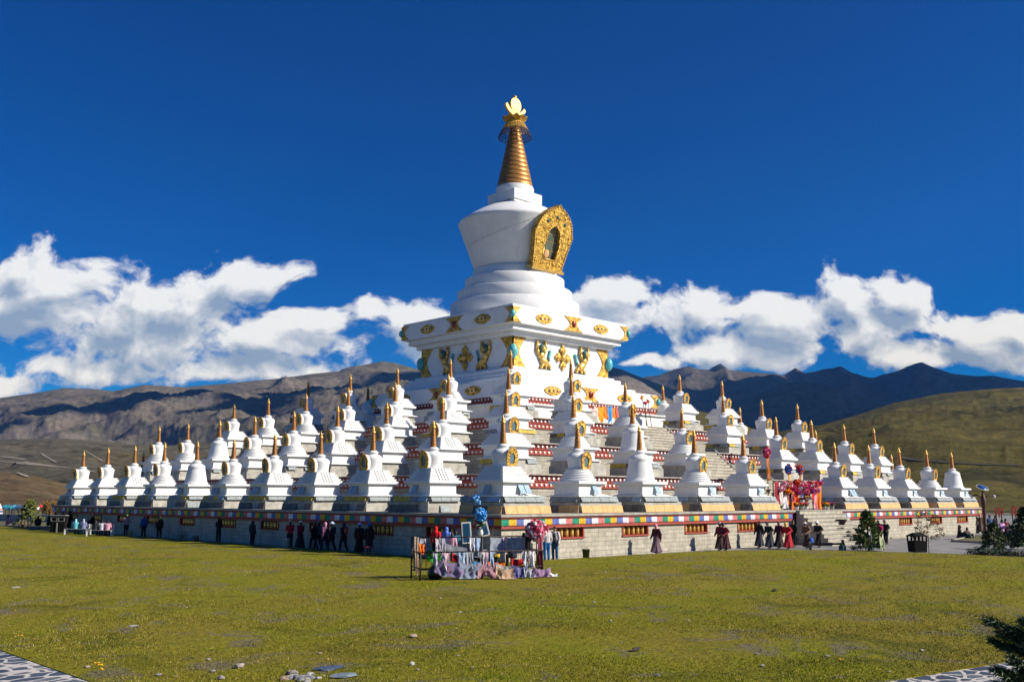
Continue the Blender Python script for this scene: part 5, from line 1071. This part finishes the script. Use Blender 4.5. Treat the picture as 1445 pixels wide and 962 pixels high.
def paving():
    m = bpy.data.materials.new('grey_paving'); nt, b = nodes_of(m); p = pos_of(nt); br = nt.nodes.new('ShaderNodeTexBrick'); nt.links.new(p, br.inputs['Vector']); br.inputs['Scale'].default_value = 1; br.inputs['Brick Width'].default_value = .9; br.inputs['Row Height'].default_value = .6; br.inputs['Mortar Size'].default_value = .012
    for s, c in (('Color1',(.27,.265,.255)),('Color2',(.22,.215,.21)),('Mortar',(.12,.115,.11))): br.inputs[s].default_value = (*c,1)
    nt.links.new(mix(nt, .8, br.outputs[0], ramp(nt, noise(nt, p, .8, 6), [(.3,(.7,.7,.7)),(.7,(1.2,1.18,1.15))]), 'MULTIPLY'), b.inputs['Base Color']); b.inputs['Roughness'].default_value = .8; return m
sheet('pavement', [(-31,-49.9),(61,-49.9),(61,-78),(120,-78),(120,60),(29,60),(29,31),(-31,31)], -.105, paving())
def cobble():
    m = bpy.data.materials.new('slate_path'); nt, b = nodes_of(m); p = pos_of(nt); mp = nt.nodes.new('ShaderNodeMapping'); mp.inputs['Rotation'].default_value = (0,0,.5); mp.inputs['Scale'].default_value = (1,1.35,1); nt.links.new(p, mp.inputs[0])
    wv = nt.nodes.new('ShaderNodeVectorMath'); wv.operation = 'MULTIPLY_ADD'; nn_ = nt.nodes.new('ShaderNodeTexNoise'); nn_.inputs['Scale'].default_value = 3; nt.links.new(mp.outputs[0], nn_.inputs['Vector']); nt.links.new(nn_.outputs['Color'], wv.inputs[0]); wv.inputs[1].default_value = (.25,.25,0); nt.links.new(mp.outputs[0], wv.inputs[2])
    vo = nt.nodes.new('ShaderNodeTexVoronoi'); vo.feature = 'DISTANCE_TO_EDGE'; vo.inputs['Scale'].default_value = 2.2; nt.links.new(wv.outputs[0], vo.inputs['Vector']); v2 = nt.nodes.new('ShaderNodeTexVoronoi'); v2.inputs['Scale'].default_value = 2.2; nt.links.new(wv.outputs[0], v2.inputs['Vector'])
    f = ramp(nt, vo.outputs['Distance'], [(.075,(0,0,0)),(.095,(1,1,1))]); bw = nt.nodes.new('ShaderNodeRGBToBW'); nt.links.new(v2.outputs['Color'], bw.inputs[0]); st = ramp(nt, bw.outputs[0], [(.25, (.035,.05,.08)), (.6, (.075,.10,.14)), (.8, (.13,.14,.15))])
    c = mix(nt, f, mix(nt, .7, (.56,.52,.48), ramp(nt, noise(nt, p, 6, 5), [(.3,(.7,.7,.7)),(.7,(1.2,1.2,1.2))]), 'MULTIPLY'), st); nt.links.new(c, b.inputs['Base Color']); b.inputs['Roughness'].default_value = .75
    bump(nt, b, f, .5, .03); return m
CB = cobble(); sheet('stone_path', [(-78,-78),(60,-78),(60,-50),(-50,-50),(-50,72),(-78,72)], -.012, CB)
# grass blades on the near lawn (nobody could count them)
def in_poly(x, y):
    r = np.zeros(len(x), bool); j = len(LP)-1
    for i in range(len(LP)):
        xi, yi = LP[i]; xj, yj = LP[j]; c = ((yi > y) != (yj > y)) & (x < (xj-xi)*(y-yi)/(yj-yi+1e-12)+xi); r ^= c; j = i
    return r
def blades(nb, name, r0, r1, hmul, wid, mats, seed):
    g = np.random.default_rng(seed); t = g.uniform(-.62, .62, nb); d = 1/(g.uniform(1/r1, 1/r0, nb)); x = CAM.x+d*(FW.x+t*RT.x); y = CAM.y+d*(FW.y+t*RT.y)
    k = in_poly(x, y) & (g.random(nb) < np.clip(.12+2.6*(fbm(x/2.6, y/2.6, 3, 5)-.28), .12, 1)); x, y, d = x[k], y[k], d[k]; m = len(x); a = g.uniform(0, 2*np.pi, m); w = wid*(d/20)**.8*g.uniform(.6,1.3,m); h = hmul*g.gamma(3,.33,m)*(.8+.2*np.sin(x*1.3)*np.cos(y*1.1)); l = g.normal(0,.5,(m,2))*h[:,None]
    v = np.zeros((m,3,3)); v[:,0,0] = x-w*np.cos(a); v[:,0,1] = y-w*np.sin(a); v[:,1,0] = x+w*np.cos(a); v[:,1,1] = y+w*np.sin(a); v[:,2,0] = x+l[:,0]; v[:,2,1] = y+l[:,1]; v[:,2,2] = h; v[:,:2,2] = -.004
    me = bpy.data.meshes.new(name); me.vertices.add(3*m); me.vertices.foreach_set('co', v.reshape(-1)); me.loops.add(3*m); me.loops.foreach_set('vertex_index', np.arange(3*m, dtype=np.int32)); me.polygons.add(m); me.polygons.foreach_set('loop_start', np.arange(0,3*m,3,dtype=np.int32))
    for q in mats: me.materials.append(q)
    mi = np.minimum((g.random(m)*len(mats)).clip(0, len(mats)-.01), len(mats)-1).astype(np.int32); me.polygons.foreach_set('material_index', mi); me.update(calc_edges=True); return me
GB = [M('blade_olive', (.205,.205,.012), .9, 0, .35, 1.0, spec=.15), M('blade_green', (.12,.17,.010), .9, 0, .35, 1.0, spec=.15), M('blade_yellow', (.30,.27,.022), .9, 0, .35, 1.0, spec=.15), M('blade_straw', (.34,.27,.11), .9, 0, .3, 1.0, spec=.15)]
tag(link('grass', blades(620000, 'grass', 12, 75, .023, .010, [LAWN, GB[0], LAWN, GB[1], LAWN, GB[2], LAWN, GB[3]], 5)), kind='stuff')
# stones, flowers, litter on the lawn
def rock(sx, sy, sz, mat):
    bm = bmesh.new(); bmesh.ops.create_icosphere(bm, subdivisions=2, radius=1); o = Vector(rng.uniform(0, 99, 3))
    for v in bm.verts:
        n = mnoise.noise(v.co*1.1+o)*.55+mnoise.noise(v.co*2.6+o)*.22; v.co = v.co*(1+n); v.co = Vector((v.co.x*sx, v.co.y*sy, max(-.35, min(.8, v.co.z))*sz))
    mb = MB(); mb.add([tuple(v.co) for v in bm.verts], [tuple(v.index for v in f.verts) for f in bm.faces], mat); bm.free(); return mb
for k, (px, py, sx, sy, sz, c, lab) in enumerate([(465,943,.30,.16,.03,(.05,.08,.14),'flat blue slate lying on the lawn near the lower edge'),(338,942,.09,.07,.06,(.36,.31,.27),'small pale brown stone left of the slate on the lawn'),(584,899,.10,.06,.06,(.30,.24,.18),'tan stone alone on the lawn below the iron pen'),(582,938,.05,.04,.05,(.4,.4,.38),'small white stone right of the slate'),(188,883,.12,.05,.02,(.3,.3,.29),'flat grey stone on the left of the lawn'),(312,958,.06,.05,.05,(.34,.3,.27),'small round stone at the lower edge'),(486,955,.22,.13,.05,(.16,.20,.24),'grey flat stone at the lower edge right of the pebble heap'),(22,829,.16,.08,.03,(.38,.37,.35),'pale flat stone on the far left of the lawn'),(897,918,.12,.06,.05,(.035,.025,.02),'dark clod on the right half of the lawn'),(1093,834,.14,.08,.06,(.035,.025,.02),'dark clod in the middle of the right lawn')]):
    mb = rock(sx,sy,sz,M('stone_%d' % k, c, .8, 0, .25, 9, .5, 20, .01)); o = mb.build('stone', None, tuple(at(px,py)+V((0,0,sz*.5)))); tag(o, lab, 'stone')
for k in range(26):
    f = rng.normal(size=2); p = at(428+f[0]*16, 956+f[1]*4); s = rng.uniform(.03,.075); c = [(.26,.24,.21),(.17,.18,.19),(.28,.21,.15),(.34,.33,.31)][k % 4]; mb = rock(s*1.3,s,s*.8,M('pebble_%d' % (k % 4), c, .8, 0, .3, 9)); tag(mb.build('pebble', None, tuple(p+V((0,0,s*.3)))), 'pebble of the small heap at the lower edge of the lawn', 'pebble', 'pebbles heaped at the lower edge')
for k in range(40):
    p = at(rng.uniform(60,1400), rng.uniform(800,955)); s = rng.uniform(.015,.04); mb = rock(s*1.4,s,s*.7,M('pebble_%d' % (k % 4), (.3,.28,.25))); tag(mb.build('pebble', None, tuple(p+V((0,0,s*.5)))), 'tiny pale pebble strewn on the lawn', 'pebble', 'pebbles strewn on the lawn')
for px, py in ((28,901),(138,940),(143,949),(140,943),(461,355+580),(1185,935)):
    mb = MB()
    for k in range(4): mb.ell((rng.uniform(-.05,.05),rng.uniform(-.05,.05),.07),(.022,.022,.01),FLW['yellow'],7,4)
    mb.tube((0,0,0),(0,0,.07),.004,.004,LEAF,4); tag(mb.build('lawn_flower', None, tuple(at(px,py))), 'tiny yellow flower in the lawn', 'flower', 'yellow flowers in the lawn')

# ------------------------------------------------------------------ hills and mountains
def ridge(name, pts, foot, crest, amp, wl, seed, mat, p=1.3, back=1.5, na=420, nr=64, z0=-.6, sky=.0, WOB=.10, MEAN=300, FINE=.4):
    px = np.linspace(pts[0][0], pts[-1][0], na); py = np.interp(px, [q[0] for q in pts], [q[1] for q in pts]); T = np.array([(r.dot(RT)/r.dot(FW), r.z/r.dot(FW)) for r in (ray(a, b) for a, b in zip(px, py))])
    fx = [q[0] for q in pts]; fy = [q[1] for q in pts]
    ts = np.concatenate([np.linspace(0, 1, nr), 1+np.linspace(.03, back-1, 14)]); co = np.zeros((len(ts), na, 3))
    wob = crest*(1+WOB*(fbm(px*.006, px*0, seed+50, 4)-.5))
    for i, t in enumerate(ts):
        d = foot+(wob-foot)*t if t <= 1 else wob+(crest-foot)*(t-1); x = CAM.x+d*(FW.x+T[:,0]*RT.x); y = CAM.y+d*(FW.y+T[:,0]*RT.y); sh = MEAN*(1-min(t,1))*(fbm(px*.004+3*t, px*0+2.2*t+7, seed+31, 4)-.5); ey = np.interp(px+sh, fx, fy); top = CAM.z+wob*(FPX*math.sin(TILT)-(ey-481)*math.cos(TILT))/(FPX*math.cos(TILT)+(ey-481)*math.sin(TILT))
        e = t**p if t <= 1 else max(0, 1-(t-1)/(back-1)*.9); rd = fbm(x/wl, y/wl, seed, 6, True)-.55; w = (4*t*(1-t))**.7 if t < 1 else 0.0
        w2 = w+sky; h = z0+(top-z0)*e+amp*rd*w2+amp*FINE*(fbm(x/wl*3.7, y/wl*3.7, seed+9, 6, True)-.6)*(w+sky*1.5)
        h = np.where(np.array(t <= 1), h, h); co[i] = np.stack([x, y, np.maximum(h, z0-1)], 1)
    ns = len(ts); idx = np.arange(ns*na).reshape(ns, na); f = np.stack([idx[:-1,:-1], idx[:-1,1:], idx[1:,1:], idx[1:,:-1]], -1).reshape(-1, 4)
    me = bpy.data.meshes.new(name); me.from_pydata(co.reshape(-1,3).tolist(), [], f.tolist()); me.materials.append(mat); me.polygons.foreach_set('use_smooth', [True]*len(f)); me.update(); return tag(link(name, me), kind='structure')
def hill_mat(name, stops, rock, sc, rs=.55, fine=.02, scrub=0):
    m = bpy.data.materials.new(name); nt, b = nodes_of(m); p = pos_of(nt); c = ramp(nt, noise(nt, p, sc, 8, .65, .5), stops)
    ge = nt.nodes.new('ShaderNodeNewGeometry'); s = nt.nodes.new('ShaderNodeSeparateXYZ'); nt.links.new(ge.outputs['Normal'], s.inputs[0])
    sl = math_(nt, 'ADD', s.outputs[2], math_(nt, 'MULTIPLY', math_(nt, 'SUBTRACT', noise(nt, p, sc*6, 7, .7), .5), .5)); c = mix(nt, ramp(nt, sl, [(rs-.12, (1,1,1)), (rs+.12, (0,0,0))]), c, rock)
    if scrub:
        mpx = nt.nodes.new('ShaderNodeMapping'); mpx.inputs['Scale'].default_value = (1,1,3.5); nt.links.new(p, mpx.inputs[0])
        c = mix(nt, ramp(nt, noise(nt, mpx.outputs[0], scrub, 8, .7, .8), [(.54, (0,0,0)), (.63, (.85,.85,.85))]), c, (.028,.03,.014)); c = mix(nt, ramp(nt, noise(nt, mpx.outputs[0], scrub*.6, 6, .65, .5), [(.55, (0,0,0)), (.66, (.6,.6,.6))]), c, (.135,.105,.03))
    c = mix(nt, .85, c, ramp(nt, noise(nt, p, fine, 8, .75), [(.32, (.42,.42,.40)), (.68, (1.55,1.5,1.42))]), 'MULTIPLY'); nt.links.new(c, b.inputs['Base Color']); b.inputs['Roughness'].default_value = .95; b.inputs['Specular IOR Level'].default_value = .1
    bump(nt, b, noise(nt, p, fine, 8, .7), 1.0, .35/fine*.5); return m
HM_A = hill_mat('brown_mountain', [(.3,(.085,.078,.066)),(.5,(.135,.118,.10)),(.7,(.08,.082,.05))], (.15,.13,.125), .0012, .8, .035)
HM_B = hill_mat('dark_mountain', [(.3,(.06,.06,.05)),(.55,(.08,.07,.06)),(.75,(.05,.055,.035))], (.10,.09,.085), .0012, .75, .02)
HM_C = hill_mat('olive_hill', [(.3,(.075,.066,.018)),(.5,(.095,.080,.020)),(.7,(.055,.056,.016))], (.06,.05,.03), .006, .72, .06, .011)
HM_D = hill_mat('grey_green_slope', [(.3,(.085,.082,.062)),(.55,(.11,.10,.075)),(.75,(.075,.075,.05))], (.13,.115,.095), .004, .8, .05, .008)
HM_E = hill_mat('brown_knoll', [(.3,(.10,.075,.04)),(.55,(.12,.085,.05)),(.75,(.07,.07,.03))], (.13,.10,.07), .03, .8, .15)
ridge('mountain', [(-500,570),(-200,562),(0,563),(50,556),(90,549),(130,550),(160,553),(200,545),(260,547),(330,541),(400,534),(440,528),(480,524),(510,516),(540,510),(560,513),(590,522),(640,530),(720,528),(800,520),(856,516),(875,520),(900,530),(940,545),(1000,570),(1100,610)], 1900, 5200, 245, 900, 3, HM_A, 1.22, 1.5, 900, 150, FINE=.34)
ridge('mountain', [(760,560),(830,545),(890,536),(940,527),(960,519),(972,516),(985,520),(1000,521),(1008,516),(1017,512),(1026,521),(1070,525),(1105,530),(1122,519),(1136,527),(1162,524),(1187,517),(1202,526),(1230,533),(1250,528),(1265,524),(1285,516),(1302,511),(1320,518),(1345,526),(1380,529),(1400,528),(1445,536),(1600,525),(1800,540),(2000,535)], 4200, 8800, 430, 1500, 21, HM_B, 1.25, 1.4, 800, 130, sky=.03)
ridge('mountain', [(780,575),(860,552),(920,548),(970,562),(1010,575),(1060,560),(1105,545),(1135,540),(1170,545),(1210,556),(1260,570),(1330,585),(1450,600),(1600,590),(1900,600)], 2300, 5600, 260, 1000, 33, HM_B, 1.15, 1.4, 640, 110)
ridge('hill', [(700,570),(800,553),(862,552),(900,560),(960,573),(1000,582),(1030,592),(1060,603),(1100,611),(1150,620),(1300,640)], 500, 1700, 26, 260, 41, HM_C, 1.1, 1.5, 360, 60, WOB=.03, MEAN=60, FINE=.25)
ridge('hill', [(960,660),(1020,640),(1060,622),(1110,608),(1150,601),(1200,587),(1260,568),(1330,554),(1400,547),(1445,545),(1560,538),(1700,545),(1900,570)], 200, 1400, 34, 230, 47, HM_C, 1.2, 1.5, 520, 90, WOB=.03, MEAN=60, FINE=.25)
ridge('hill', [(-400,600),(-200,606),(0,622),(60,620),(110,621),(170,627),(215,630),(280,628),(340,622),(420,618),(520,615),(640,625),(760,640)], 330, 1500, 26, 300, 55, HM_D, 1.1, 1.5, 420, 70, WOB=.05)
ridge('hill', [(-300,655),(-100,661),(0,668),(40,672),(80,683),(100,692),(115,703),(135,712)], 190, 330, 3.5, 45, 61, HM_E, .9, 1.6, 200, 50, WOB=.03)
# worn tracks over the lower slopes
def track(pts, w, mat):
    dg = bpy.context.evaluated_depsgraph_get(); dg.update(); P = []
    for (x0, y0), (x1, y1) in zip(pts, pts[1:]):
        for t in np.linspace(0, 1, 14, endpoint=False):
            o = CAM.copy(); d = ray(x0+(x1-x0)*t, y0+(y1-y0)*t).normalized()
            for _ in range(12):
                ok, loc, nr_, ix, ob, mx = scene.ray_cast(dg, o, d)
                if not ok: break
                if ob.name.startswith('hill'): P.append(loc+Vector((0,0,.35))); break
                o = loc+d*.05
    if len(P) < 3: return
    mb = MB(); vs = []
    for k, p in enumerate(P):
        u = (P[min(k+1, len(P)-1)]-P[max(k-1, 0)]); u.z = 0; n = Vector((-u.y, u.x, 0)).normalized()*w*rng.uniform(.7, 1.2)
        for q in (p-n, p+n):
            ok, loc, nr_, ix, ob, mx = scene.ray_cast(dg, Vector((q.x, q.y, p.z+60)), Vector((0,0,-1))); vs.append((q.x, q.y, (loc.z if ok and ob.name.startswith('hill') and abs(loc.z-p.z) < 25 else p.z)+.3))
    mb.add(vs, [(2*k, 2*k+1, 2*k+3, 2*k+2) for k in range(len(P)-1)], mat, True); tag(mb.build('dirt_track'), kind='structure')
TR = M('track_dirt', (.24,.205,.165), .95, 0, .3, .05); TRD = M('track_dark', (.05,.042,.022), .95, 0, .3, .05)
for pts in ([(0,651),(30,653),(62,656.5),(100,661),(140,667)], [(0,644),(20,646),(38,649)]): track(pts, 1.7, TR)
for pts in ([(58,640),(80,653)], [(120,636),(147,652)], [(24,667),(40,674)]): track(pts, .9, TR)
track([(1225,640),(1260,645),(1300,650),(1370,655),(1445,657)], 1.2, TRD)
# ------------------------------------------------------------------ clouds overhead, out of the picture, that shade the far slopes
CLM = M('cloud_white', (.85,.85,.87), 1.0, 0, .05, .001)
def cloud(fwd, lat, z, rx, ry, n, lab):
    p = CAM+FW*fwd+RT*lat; mb = MB(); g = np.random.default_rng(int(abs(fwd+lat)))
    for k in range(n):
        a = g.uniform(0,2*PI); r = g.uniform(0,1)**.6; s = g.uniform(.25,.5)*min(rx,ry); c = Vector(FW)*(r*rx*math.cos(a))+Vector(RT)*(r*ry*math.sin(a)); mb.ell((c.x,c.y,g.uniform(-.1,.1)*s),(s,s,s*.45),CLM,14,8)
    o = mb.build('cloud', None, (p.x,p.y,z)); tag(o, kind='structure'); return o
def shade_cloud(px, dist, hgt, rx, ry, n):  # cloud whose shadow falls round the slope seen at px, dist
    d = ray(px, 600); q = CAM+d*(dist/d.dot(FW)); k = hgt/math.tan(SUN_E); c = Vector((q.x,q.y,0))+Vector((math.cos(SUN_A),math.sin(SUN_A),0))*k
    r = c-Vector((CAM.x,CAM.y,0)); return cloud(r.dot(FW), r.dot(RT), hgt+200, rx, ry, n, '')
SUN_A, SUN_E = R(304), R(32)
for a in CLOUDS: shade_cloud(*a)
# ------------------------------------------------------------------ sun, sky
sd = bpy.data.lights.new('sun', 'SUN'); sd.energy = SUN; sd.angle = R(.5); sd.color = (1,.945,.86); so = bpy.data.objects.new('sun', sd); COL.objects.link(so)
sv = Vector((math.cos(SUN_E)*math.cos(SUN_A), math.cos(SUN_E)*math.sin(SUN_A), math.sin(SUN_E))); so.rotation_euler = sv.to_track_quat('Z', 'Y').to_euler(); so.location = sv*300
world = bpy.data.worlds.new('World'); scene.world = world; world.use_nodes = True; nt = world.node_tree; bg = nt.nodes['Background']
sk = nt.nodes.new('ShaderNodeTexSky'); sk.sky_type = 'NISHITA'; sk.sun_disc = False; sk.sun_elevation = SUN_E; sk.sun_rotation = math.atan2(sv.x, sv.y); sk.altitude = 3900; sk.air_density = 1.0; sk.dust_density = .1; sk.ozone_density = 4
tc = nt.nodes.new('ShaderNodeTexCoord'); D = tc.outputs['Generated']
hs = nt.nodes.new('ShaderNodeHueSaturation');  hs.inputs['Value'].default_value = SKYVAL; hs.inputs['Hue'].default_value = SKYHUE; nt.links.new(sk.outputs[0], hs.inputs['Color'])
def dot(a, v):
    n = nt.nodes.new('ShaderNodeVectorMath'); n.operation = 'DOT_PRODUCT'; nt.links.new(a, n.inputs[0]); n.inputs[1].default_value = v; return n.outputs['Value']
# the sky is deepest blue a quarter turn from the sun
pol = math_(nt, 'SUBTRACT', 1.0, math_(nt, 'MULTIPLY', dot(D, tuple(sv)), dot(D, tuple(sv))))
ms = nt.nodes.new('ShaderNodeMapRange'); nt.links.new(math_(nt, 'POWER', pol, 3.0), ms.inputs[0]); ms.inputs[3].default_value = SKYSAT0; ms.inputs[4].default_value = SKYSAT; nt.links.new(ms.outputs[0], hs.inputs['Saturation'])
f_ = math_(nt, 'MAXIMUM', dot(D, FW), .05); u_ = math_(nt, 'DIVIDE', dot(D, RT), f_); v_ = math_(nt, 'DIVIDE', dot(D, (0,0,1)), f_)
cv = nt.nodes.new('ShaderNodeCombineXYZ'); nt.links.new(u_, cv.inputs[0]); nt.links.new(v_, cv.inputs[1])
grp = bpy.data.node_groups.new('cloud_cover', 'ShaderNodeTree'); grp.interface.new_socket('P', in_out='INPUT', socket_type='NodeSocketVector'); grp.interface.new_socket('D', in_out='OUTPUT', socket_type='NodeSocketFloat')
gi = grp.nodes.new('NodeGroupInput'); go = grp.nodes.new('NodeGroupOutput'); P = gi.outputs[0]
wn = grp.nodes.new('ShaderNodeTexNoise'); wn.inputs['Scale'].default_value = 9; wn.inputs['Detail'].default_value = 3; grp.links.new(P, wn.inputs['Vector'])
wp = grp.nodes.new('ShaderNodeVectorMath'); wp.operation = 'MULTIPLY_ADD'; wsub = grp.nodes.new('ShaderNodeVectorMath'); wsub.operation = 'SUBTRACT'; grp.links.new(wn.outputs['Color'], wsub.inputs[0]); wsub.inputs[1].default_value = (.5,.5,.5); grp.links.new(wsub.outputs[0], wp.inputs[0]); wp.inputs[1].default_value = (.075,.05,0); grp.links.new(P, wp.inputs[2])
acc = None
for cx_, cy_, rx_, ry_ in BLOBS:
    r = ray(cx_, cy_); cu, cvv = r.dot(RT)/r.dot(FW), r.z/r.dot(FW); s = grp.nodes.new('ShaderNodeVectorMath'); s.operation = 'SUBTRACT'; grp.links.new(wp.outputs[0], s.inputs[0]); s.inputs[1].default_value = (cu, cvv, 0)
    m = grp.nodes.new('ShaderNodeVectorMath'); m.operation = 'MULTIPLY'; grp.links.new(s.outputs[0], m.inputs[0]); m.inputs[1].default_value = (FPX/rx_, FPX/ry_, 0); l = grp.nodes.new('ShaderNodeVectorMath'); l.operation = 'LENGTH'; grp.links.new(m.outputs[0], l.inputs[0])
    k = math_(grp, 'SUBTRACT', 1.0, l.outputs['Value'])
    if acc is None: acc = k
    else:
        n = grp.nodes.new('ShaderNodeMath'); n.operation = 'SMOOTH_MAX'; grp.links.new(acc, n.inputs[0]); grp.links.new(k, n.inputs[1]); n.inputs[2].default_value = .25; acc = n.outputs[0]
mpn = grp.nodes.new('ShaderNodeVectorMath'); mpn.operation = 'MULTIPLY'; grp.links.new(wp.outputs[0], mpn.inputs[0]); mpn.inputs[1].default_value = (1,1.25,1)
na = noise(grp, mpn.outputs[0], 17, 10, .60); n2 = noise(grp, mpn.outputs[0], 5.5, 3, .5)
d = math_(grp, 'ADD', math_(grp, 'ADD', acc, .04), math_(grp, 'ADD', math_(grp, 'MULTIPLY', math_(grp, 'SUBTRACT', na, .5), 3.0), math_(grp, 'MULTIPLY', math_(grp, 'SUBTRACT', n2, .5), .7))); grp.links.new(d, go.inputs[0])
def cover(vec): g = nt.nodes.new('ShaderNodeGroup'); g.node_tree = grp; nt.links.new(vec, g.inputs[0]); return g.outputs[0]
d0 = cover(cv.outputs[0]); of = nt.nodes.new('ShaderNodeVectorMath'); of.operation = 'ADD'; nt.links.new(cv.outputs[0], of.inputs[0]); of.inputs[1].default_value = (.012,.022,0); d1 = cover(of.outputs[0])
al = nt.nodes.new('ShaderNodeMapRange'); al.interpolation_type = 'SMOOTHSTEP'; nt.links.new(d0, al.inputs[0]); al.inputs[1].default_value = -.02; al.inputs[2].default_value = .42
# no cloud behind the viewer's back half and none high up
gate = math_(nt, 'MULTIPLY', al.outputs[0], math_(nt, 'GREATER_THAN', dot(D, FW), .15))
lit = nt.nodes.new('ShaderNodeMapRange'); nt.links.new(math_(nt, 'SUBTRACT', d0, math_(nt, 'MULTIPLY', d1, 1.0)), lit.inputs[0]); lit.inputs[1].default_value = -.95; lit.inputs[2].default_value = 1.0
thick = nt.nodes.new('ShaderNodeMapRange'); nt.links.new(d1, thick.inputs[0]); thick.inputs[1].default_value = 0; thick.inputs[2].default_value = 1.1; thick.inputs[3].default_value = .22; thick.inputs[4].default_value = -.36
lum = math_(nt, 'ADD', lit.outputs[0], thick.outputs[0], True)
cc = ramp(nt, lum, [(.0, CL0), (.42, CL1), (.85, CL2)])
nt.links.new(mix(nt, gate, hs.outputs[0], cc), bg.inputs['Color']); bg.inputs['Strength'].default_value = SKYSTR
world.cycles.sampling_method = 'MANUAL'; world.cycles.sample_map_resolution = 512
# ------------------------------------------------------------------ air
if HAZE:
    m = bpy.data.materials.new('haze'); m.use_nodes = True; n_ = m.node_tree; n_.nodes.remove(n_.nodes['Principled BSDF']); pv = n_.nodes.new('ShaderNodeVolumePrincipled'); pv.inputs['Color'].default_value = (.14,.42,1,1); pv.inputs['Density'].default_value = HAZE; pv.inputs['Absorption Color'].default_value = (1,1,1,1); pv.inputs['Anisotropy'].default_value = .2; n_.links.new(pv.outputs[0], n_.nodes['Material Output'].inputs['Volume'])
    mb = MB(); mb.box(-11500,11500,-11500,11500,-5,1300,m); tag(mb.build('haze'), kind='stuff')
scene.render.engine = 'CYCLES'; scene.cycles.use_denoising = True; scene.cycles.max_bounces = 5; scene.cycles.diffuse_bounces = 3; scene.cycles.glossy_bounces = 3; scene.cycles.caustics_reflective = False; scene.cycles.caustics_refractive = False; scene.cycles.volume_bounces = 0; scene.cycles.sample_clamp_indirect = 6
scene.view_settings.view_transform = 'Standard'; scene.view_settings.look = 'None'; scene.view_settings.exposure = EXPO; scene.view_settings.gamma = 1
